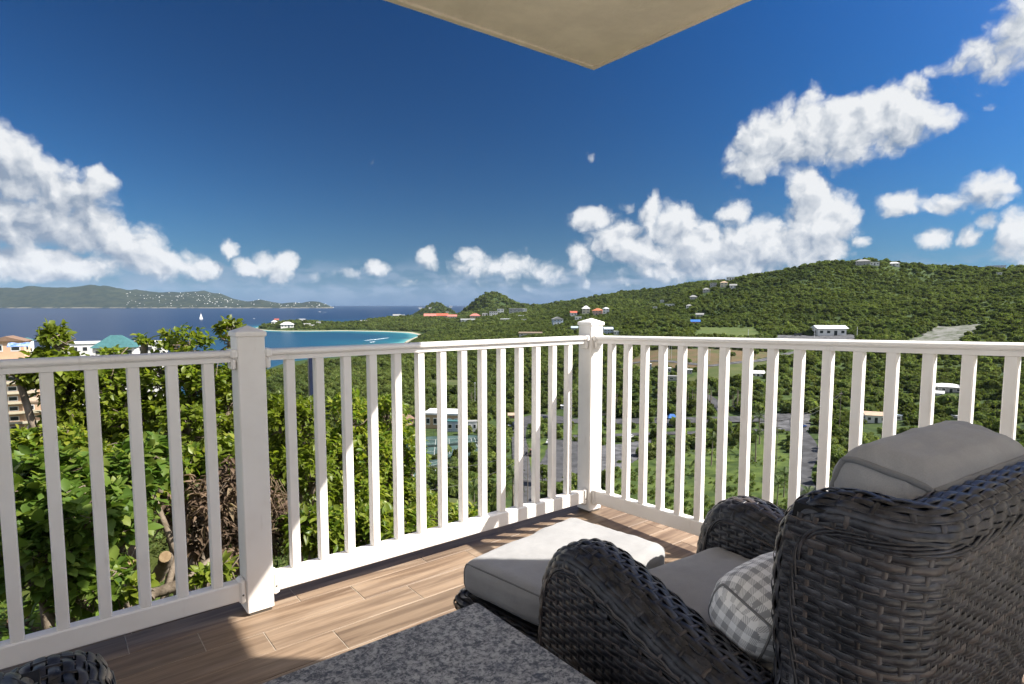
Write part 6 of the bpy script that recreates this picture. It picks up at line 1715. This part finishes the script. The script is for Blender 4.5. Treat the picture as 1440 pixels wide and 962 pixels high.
def palm(x, y, h, L, label, group='palm trees in the grass field', nf=13):
    t = thing('palm_tree', label, 'palm tree', (x, y, gz(x, y)), random.uniform(0, 6.28), group)
    tr = link('trunk', PT, None, t); tr.scale = (h, h, h)
    for k in range(nf):
        f = link('frond', FRONDS[k % 3], None, t); f.location = (.03 * h, .01 * h, h)
        f.rotation_euler = (0, -random.uniform(.35, .8) if k % 3 == 0 else random.uniform(-.3, .35), 6.283 * k / nf + random.uniform(-.2, .2)); s = L * random.uniform(.85, 1.1); f.scale = (s, s, s)
    return t
for (u, v, h, L) in ((984, 690, 7, 3.4), (1000, 655, 7, 3.2), (1018, 668, 6, 3.2), (1068, 625, 8, 3.2), (1062, 650, 7.5, 3.2), (1086, 640, 7, 3.0), (1046, 690, 4, 2.8), (1102, 700, 5, 3.0), (1092, 715, 5, 3), (722, 720, 7, 3.2), (705, 745, 7, 3.2), (668, 735, 6, 3.0), (1136, 735, 5, 3), (1015, 705, 4, 2.6), (950, 655, 3, 2.6)):
    p = hit(u, v); palm(p[0], p[1], h * 1.55, L * 1.25, 'palm tree with drooping fronds standing in the grass near the road')
for i in range(34):
    u = random.uniform(645, 1075); v = random.uniform(556, 578); p = hit(u, v); palm(p[0], p[1], random.uniform(6, 11), 2.6, 'slender palm tree in the belt behind the horizontal road', 'palms behind the road', 8)

# low scrub on the grass
def scrub():
    g = np.random.default_rng(12); n = 1500; vs = []; 
    q = [np.array(hit(*c)[:2]) for c in ((838, 748), (1125, 752), (1112, 622), (866, 640))]
    a, b = g.random((n, 1)), g.random((n, 1)) ** 1.3
    P = (1 - a) * (1 - b) * q[0] + a * (1 - b) * q[1] + a * b * q[2] + (1 - a) * b * q[3]; dens = fbm(P[:, 0], P[:, 1], 14, 3)
    P = P[dens > -.02]
    base = crown_mesh('scrub', 70, 88, size=1.3, flat=.6, lobes=4); co = np.array([v.co[:] for v in base.vertices])
    V = []
    for x, y in P:
        s = g.uniform(.3, 1.0) if g.random() < .8 else g.uniform(1, 2.0); V.append(co * s + np.array([x, y, gz(x, y) + s * .35]))
    V = np.concatenate(V); me = np_mesh('scrub', V, np.arange(len(V)).reshape(-1, 4))
    stuff(link('scrub', me, MAT_TREE))
scrub()

# -- shrubs and small trees just outside the railing
def leaf_mesh(l, w, fold, curl):
    """pointed blade with a folded midrib: 8 faces"""
    prof = [(0, .0), (.25, .75), (.55, 1.0), (.8, .62), (1.0, 0)]
    V = []; F = []
    for t, k in prof:
        z = -curl * t * t * l
        V += [(t * l, -k * w, z + k * fold * w), (t * l, 0, z), (t * l, k * w, z + k * fold * w)]
    for i in range(4):
        a = 3 * i; F += [(a, a + 1, a + 4, a + 3), (a + 1, a + 2, a + 5, a + 4)]
    return np.array(V), np.array(F)
LEAF_KINDS = {'slim': leaf_mesh(.080, .016, .35, .25), 'oval': leaf_mesh(.066, .020, .30, .2), 'broad': leaf_mesh(.082, .025, .25, .28), 'dead': leaf_mesh(.075, .012, .8, .7)}
LEAF_ME = {}
for kname, (v_, f_) in LEAF_KINDS.items(): LEAF_ME[kname] = np_mesh('leaf', v_, f_)
LEAF_ME['slim'].materials.append(MAT_LEAF); LEAF_ME['oval'].materials.append(MAT_LEAF); LEAF_ME['broad'].materials.append(MAT_LEAFDARK); LEAF_ME['dead'].materials.append(MAT_DEADLEAF)
def rot_from(d, up):
    d = d / np.linalg.norm(d, axis=-1, keepdims=True); y = np.cross(up, d); y /= np.linalg.norm(y, axis=-1, keepdims=True) + 1e-9; z = np.cross(d, y)
    return np.stack([d, y, z], -1)
def shrub(label, base, lobes, kind, ntips, per, seed, single=110, trunks=3, cat='shrub', group=None, twig=True, mat_leaf=None, name='shrub'):
    """lobes: ellipsoids (centre, radii) that the crown fills; leaves sit in whorls at the twig ends"""
    g = np.random.default_rng(seed)
    base = np.array(base, float); root = thing(name, label, cat, tuple(base), 0, group)
    vol = np.array([np.prod(r) for c, r in lobes]) ** .8; vol /= vol.sum()
    tips = []; dirs = []
    stems = MB(); forks = []
    for c, r in lobes:
        c = np.array(c); b0 = base + g.normal(0, .06, 3) * np.array([1, 1, 0]); 
        mid = (b0 + c) / 2 + g.normal(0, .10, 3)
        P = np.array([b0 - [0, 0, .1], (b0 * .7 + mid * .3), mid, c - [0, 0, r[2] * .3], c]) - base
        rad = .018 * (np.linalg.norm(c - b0) + .6)
        stems.tube(P, np.linspace(rad, rad * .35, 5), 6); forks.append(c - np.array([0, 0, r[2] * .3]))
    for i in range(ntips):
        k = g.choice(len(lobes), p=vol); c, r = np.array(lobes[k][0]), np.array(lobes[k][1])
        d = g.normal(0, 1, 3); d /= np.linalg.norm(d); d[2] = abs(d[2]) if g.random() < .55 else d[2]
        q = c + d * r * g.uniform(.45, 1.02) ** .6
        tips.append(q); dd = d * .8 + g.normal(0, .35, 3) + np.array([0, 0, .35]); dirs.append(dd / np.linalg.norm(dd))
        if twig and i % 3 == 0:
            f = forks[k]; m = (f + q) / 2 + g.normal(0, .06, 3)
            stems.tube(np.array([f, m, q]) - base, [.010, .007, .003], 4, cap=False)
    stems.build('stem', MAT_BARK, root, True)
    tips = np.array(tips); dirs = np.array(dirs)
    n = ntips * per; ti = np.repeat(np.arange(ntips), per)
    ang = np.tile(np.arange(per) * 2.399, ntips) + np.repeat(g.uniform(0, 6.28, ntips), per)
    D = dirs[ti]; a = np.cross(D, np.array([.3, .2, .93])); a /= np.linalg.norm(a, axis=1)[:, None]; b = np.cross(D, a)
    spread = g.uniform(.5, 1.15, n)
    ld = D * np.cos(spread)[:, None] + (a * np.cos(ang)[:, None] + b * np.sin(ang)[:, None]) * np.sin(spread)[:, None] + np.array([0, 0, -.12])
    up = np.tile(np.array([.0, .0, 1.0]), (n, 1)) + g.normal(0, .35, (n, 3))
    Rm = rot_from(ld, up)
    pos = tips[ti] - D * (np.tile(np.arange(per) / per, ntips) * .09)[:, None] + g.normal(0, .008, (n, 3)) - base
    sc = np.clip(g.lognormal(-.08, .32, n), .4, 1.6)
    v, f = LEAF_KINDS[kind]
    # nearest leaves as single pieces
    dist = np.linalg.norm(pos + base - np.array([0, 0, CAM_H]), axis=1)
    near = np.argsort(dist - sc * .3)[:single]; mask = np.ones(n, bool); mask[near] = False
    idx = np.where(mask)[0]
    V = np.einsum('nij,kj->nki', Rm[idx], v) * sc[idx][:, None, None] + pos[idx][:, None, :]
    F = (f[None] + (np.arange(len(idx)) * len(v))[:, None, None]).reshape(-1, 4)
    me = np_mesh('foliage', V.reshape(-1, 3), F); ml = mat_leaf or (MAT_LEAFDARK if kind == 'broad' else MAT_DEADLEAF if kind == 'dead' else MAT_LEAF)
    stuff(link('foliage', me, ml, root, True))
    for i in near:
        o = link('leaf', LEAF_ME[kind], None, root)
        M = Matrix([list(Rm[i][0]) + [pos[i][0]], list(Rm[i][1]) + [pos[i][1]], list(Rm[i][2]) + [pos[i][2]], [0, 0, 0, 1]])
        o.matrix_local = M @ Matrix.Scale(float(sc[i]), 4)
    return root
def px_lobe(u, v, D, ru, rv, rd=None):
    p = at(u, v, D); k = D / FPX
    return (tuple(p), (ru * k, rd or (ru + rv) / 2 * k, rv * k))
def base_at(u, D):
    p = at(u, 500, D); return (p[0], p[1], gz(p[0], p[1]))
SH = [
 # label, base px, D, kind, lobes(u, v, D, ru, rv), tips, per
 ('tall leafy tree at the far left, its pale tip standing above the railing', 72, 6.2, 'oval', [(78, 480, 6.2, 22, 26), (66, 515, 6.1, 34, 24), (26, 528, 6.0, 26, 16), (95, 535, 6.3, 45, 40), (100, 590, 6.3, 34, 40)], 380, 9),
 ('leafy tree with sparse top in front of the teal hip roof', 168, 6.6, 'oval', [(158, 504, 6.6, 24, 20), (203, 480, 6.8, 15, 11), (150, 540, 6.5, 48, 36), (185, 590, 6.5, 50, 45), (130, 620, 6.4, 45, 40)], 400, 9),
 ('bright green tree with rounded top left of the square post', 265, 6.8, 'oval', [(262, 485, 6.8, 38, 28), (235, 530, 6.7, 45, 38), (290, 540, 6.8, 42, 45), (265, 600, 6.6, 55, 50), (215, 640, 6.4, 40, 40)], 460, 9),
 ('light green tree whose top shows just left of the post cap', 326, 7.2, 'oval', [(325, 475, 7.2, 22, 28), (345, 520, 7.1, 30, 36), (318, 560, 7.0, 34, 44), (352, 620, 6.9, 40, 50)], 300, 9),
 ('shrub with yellow-green leaves just right of the square post', 402, 6.4, 'slim', [(398, 590, 6.4, 28, 40), (425, 600, 6.5, 34, 44), (400, 660, 6.3, 34, 40), (440, 670, 6.3, 32, 46)], 330, 9),
 ('leafy shrub in front of the tennis courts, its top below the rail', 492, 7.2, 'slim', [(490, 590, 7.2, 34, 44), (470, 645, 7.0, 40, 45), (520, 640, 7.2, 38, 48), (500, 700, 6.9, 45, 48)], 420, 9),
 ('yellow-green shrub at the right end of the hedge of trees', 552, 7.6, 'slim', [(548, 600, 7.6, 30, 48), (575, 650, 7.6, 28, 50), (545, 690, 7.4, 40, 52), (580, 715, 7.4, 28, 40)], 380, 9),
 ('low shrub furthest right below the railing, next to the courts', 628, 8.2, 'slim', [(610, 725, 8.0, 30, 34), (645, 735, 8.2, 34, 28), (690, 745, 8.6, 26, 20)], 200, 9),
 ('bush of fresh green leaves close behind the middle balusters', 500, 4.9, 'slim', [(470, 755, 4.9, 45, 40), (530, 750, 5.0, 48, 40), (430, 745, 4.8, 32, 36), (575, 745, 5.1, 34, 34)], 330, 9),
 ('dark broad-leaved bush at the lower left, partly in shade', 90, 4.0, 'broad', [(60, 690, 4.1, 70, 60), (120, 735, 4.0, 70, 60), (60, 790, 3.8, 70, 60), (10, 740, 3.9, 60, 70)], 360, 8),
 ('broad-leaved bush behind the lower left balusters, left of the cut logs', 165, 4.3, 'broad', [(175, 690, 4.5, 50, 55), (160, 760, 4.2, 45, 50), (130, 830, 3.9, 60, 40), (200, 650, 4.7, 45, 40)], 260, 7),
 ('fresh green bush at the left edge below the tree, behind the first balusters', 45, 5.2, 'oval', [(30, 640, 5.2, 45, 36), (85, 630, 5.3, 45, 34), (15, 690, 5.1, 40, 36), (130, 650, 5.3, 36, 30)], 280, 9),
 ('tangled leafy bush between the trees and the dead vines', 250, 5.3, 'oval', [(225, 690, 5.3, 42, 45), (270, 660, 5.4, 42, 36), (320, 650, 5.5, 40, 42)], 260, 9),
]
for i, (lab, u, D, kind, lob, nt_, per) in enumerate(SH):
    shrub(lab, base_at(u, D), [px_lobe(*l) for l in lob], kind, int(nt_ * 1.35), per, 900 + i, cat='tree' if 'tree' in lab.split(',')[0].split(' ')[:4] or 'tree' in lab[:24] else 'shrub', name='small_tree' if 'tree' in lab[:24] else 'shrub', single=90)
shrub('tangle of dried brown vines and dead leaves behind the balusters', base_at(300, 4.9), [px_lobe(300, 720, 4.9, 45, 60), px_lobe(330, 690, 5.0, 30, 50), px_lobe(385, 740, 4.9, 26, 55), px_lobe(290, 770, 4.8, 30, 30), px_lobe(248, 735, 4.9, 26, 40), px_lobe(325, 775, 4.7, 18, 36)], 'dead', 270, 8, 950, cat='vine', name='dead_vine', single=90)
_dv = [o for o in COL.objects if o.name == 'dead_vine'][0]; _g = np.random.default_rng(3); _mb = MB()
for _ in range(90):
    p0 = np.array(at(_g.uniform(255, 400), _g.uniform(660, 740), _g.uniform(4.7, 5.0))); p1 = p0 + np.array([_g.normal(0, .12), _g.normal(0, .06), -_g.uniform(.15, .55)]); pm = (p0 + p1) / 2 + _g.normal(0, .05, 3)
    _mb.tube(np.array([p0, pm, p1]) - np.array(_dv.location), [.004, .0035, .002], 4, cap=False)
_mb.build('dry_twig', mat('dry_twig', (.16, .115, .075), .9, .1, var=.3, vscale=8), _dv, True)
shrub('small yellow-green seedling growing against the bottom rail by the post', base_at(285, 4.05), [px_lobe(283, 812, 4.05, 16, 16), px_lobe(318, 803, 4.15, 10, 14)], 'slim', 26, 8, 960, single=60)
shrub('second small yellow-green plant growing under the cut logs', base_at(192, 3.85), [px_lobe(192, 828, 3.85, 15, 14), px_lobe(200, 815, 3.9, 10, 12)], 'oval', 20, 7, 961, single=60)
# cut logs and branches lying on the slope
def log(label, a, b, r, seed, stub=None):
    g = np.random.default_rng(seed); a, b = np.array(a), np.array(b); n = 9
    t = np.linspace(0, 1, n)[:, None]; P = a * (1 - t) + b * t + g.normal(0, r * .10, (n, 3)); o = P[0].copy()
    root = thing('cut_log', label, 'log', tuple(o), 0, None)
    MB().tube(P - o, r * (1 - .12 * t[:, 0]) * (1 + g.normal(0, .05, n)), 12, cap=False).build('bark', MAT_BARK, root, True)
    for q, s, d in ((P[-1], .88, P[-1] - P[-2]), (P[0], 1.0, P[0] - P[1])):
        d = d / np.linalg.norm(d); x = np.cross(d, [0, 0, 1.0]); x /= np.linalg.norm(x); y = np.cross(d, x)
        ring = [tuple(q - o + d * .003 + r * s * 1.0 * (math.cos(k * .5236) * x + math.sin(k * .5236) * y)) for k in range(12)]
        MB().add(ring, [tuple(range(12))]).build('cut_face', MAT_CUTWOOD, root)
    return root
log('thick stump with a pale cut face pointing up', at(222, 812, 4.45), at(236, 782, 4.30), .048, 1)
log('thick grey log lying along the bottom rail below the stump', at(212, 838, 4.15), at(262, 818, 4.25), .042, 2)
log('slanting grey log to the right of the stump', at(262, 818, 4.4), at(303, 782, 4.65), .030, 3)
log('thin upright cut stem beside the stump', at(246, 800, 4.6), at(243, 740, 4.7), .018, 4)
log('short brown log with a pale end left of the stump', at(172, 800, 4.5), at(182, 790, 4.3), .038, 5)
log('small cut branch end pointing up left of the stump', at(190, 812, 4.4), at(194, 790, 4.3), .026, 6)
log('pale broken log lying low left of the stump', at(170, 822, 4.2), at(192, 838, 4.1), .03, 7)
log('thin cut trunk standing among the dead vines', at(226, 690, 5.0), at(228, 664, 5.0), .024, 8)
log('second thin cut trunk among the dead vines', at(279, 720, 5.0), at(280, 697, 5.0), .022, 9)

# leaf litter, seedlings and creepers covering the soil outside the railing
def ground_cover():
    g = np.random.default_rng(44); n = 5200
    u = g.uniform(-200, 640, n); D = g.uniform(2.9, 16, n) ** 1.0
    x = (u - 720) / FPX * D; y = D; st = np.stack([x - CX, y - CYY], 1); t = st @ B_
    k = t < -.35; x, y = x[k], y[k]; z = terrain(x, y); n = len(x)
    for kind, m, sel, per, hgt in (('oval', MAT_LEAFDARK, g.random(n) < .7, 7, .16), ('dead', MAT_DEADLEAF, g.random(n) < .45, 4, .03)):
        px, py, pz = np.repeat(x[sel], per), np.repeat(y[sel], per), np.repeat(z[sel], per); q = len(px)
        pos = np.stack([px + g.normal(0, .09, q), py + g.normal(0, .09, q), pz + g.uniform(.01, hgt, q) * (1 + .5 * g.random(q))], 1)
        a = g.uniform(0, 6.28, q); ld = np.stack([np.cos(a), np.sin(a), g.uniform(-.1, .6, q)], 1); Rm = rot_from(ld, np.tile([0, 0, 1.0], (q, 1)) + g.normal(0, .4, (q, 3)))
        v, f = LEAF_KINDS[kind]; sc = g.uniform(.7, 1.5, q)
        V = np.einsum('nij,kj->nki', Rm, v) * sc[:, None, None] + pos[:, None, :]; F = (f[None] + (np.arange(q) * len(v))[:, None, None]).reshape(-1, 4)
        stuff(link('ground_cover' if kind == 'oval' else 'leaf_litter', np_mesh('ground_cover', V.reshape(-1, 3), F), m, None, True))
ground_cover()

# ------------------------------------------------------------------ moist sea air: one closed box round the camera and the whole scene
def haze():
    o = MB().box(-16000, 16000, -9000, 25000, SEA - 40, 620).build('haze', None, None)
    m = bpy.data.materials.new('haze'); m.use_nodes = True; nt = m.node_tree; nt.nodes.clear()
    out = NN(nt, 'ShaderNodeOutputMaterial'); v = NN(nt, 'ShaderNodeVolumePrincipled')
    v.inputs['Color'].default_value = (0.62, 0.78, 1.0, 1); v.inputs['Density'].default_value = 1.1e-5; v.inputs['Anisotropy'].default_value = 0.0
    nt.links.new(v.outputs[0], out.inputs['Volume'])
    o.data.materials.append(m); stuff(o)
haze()
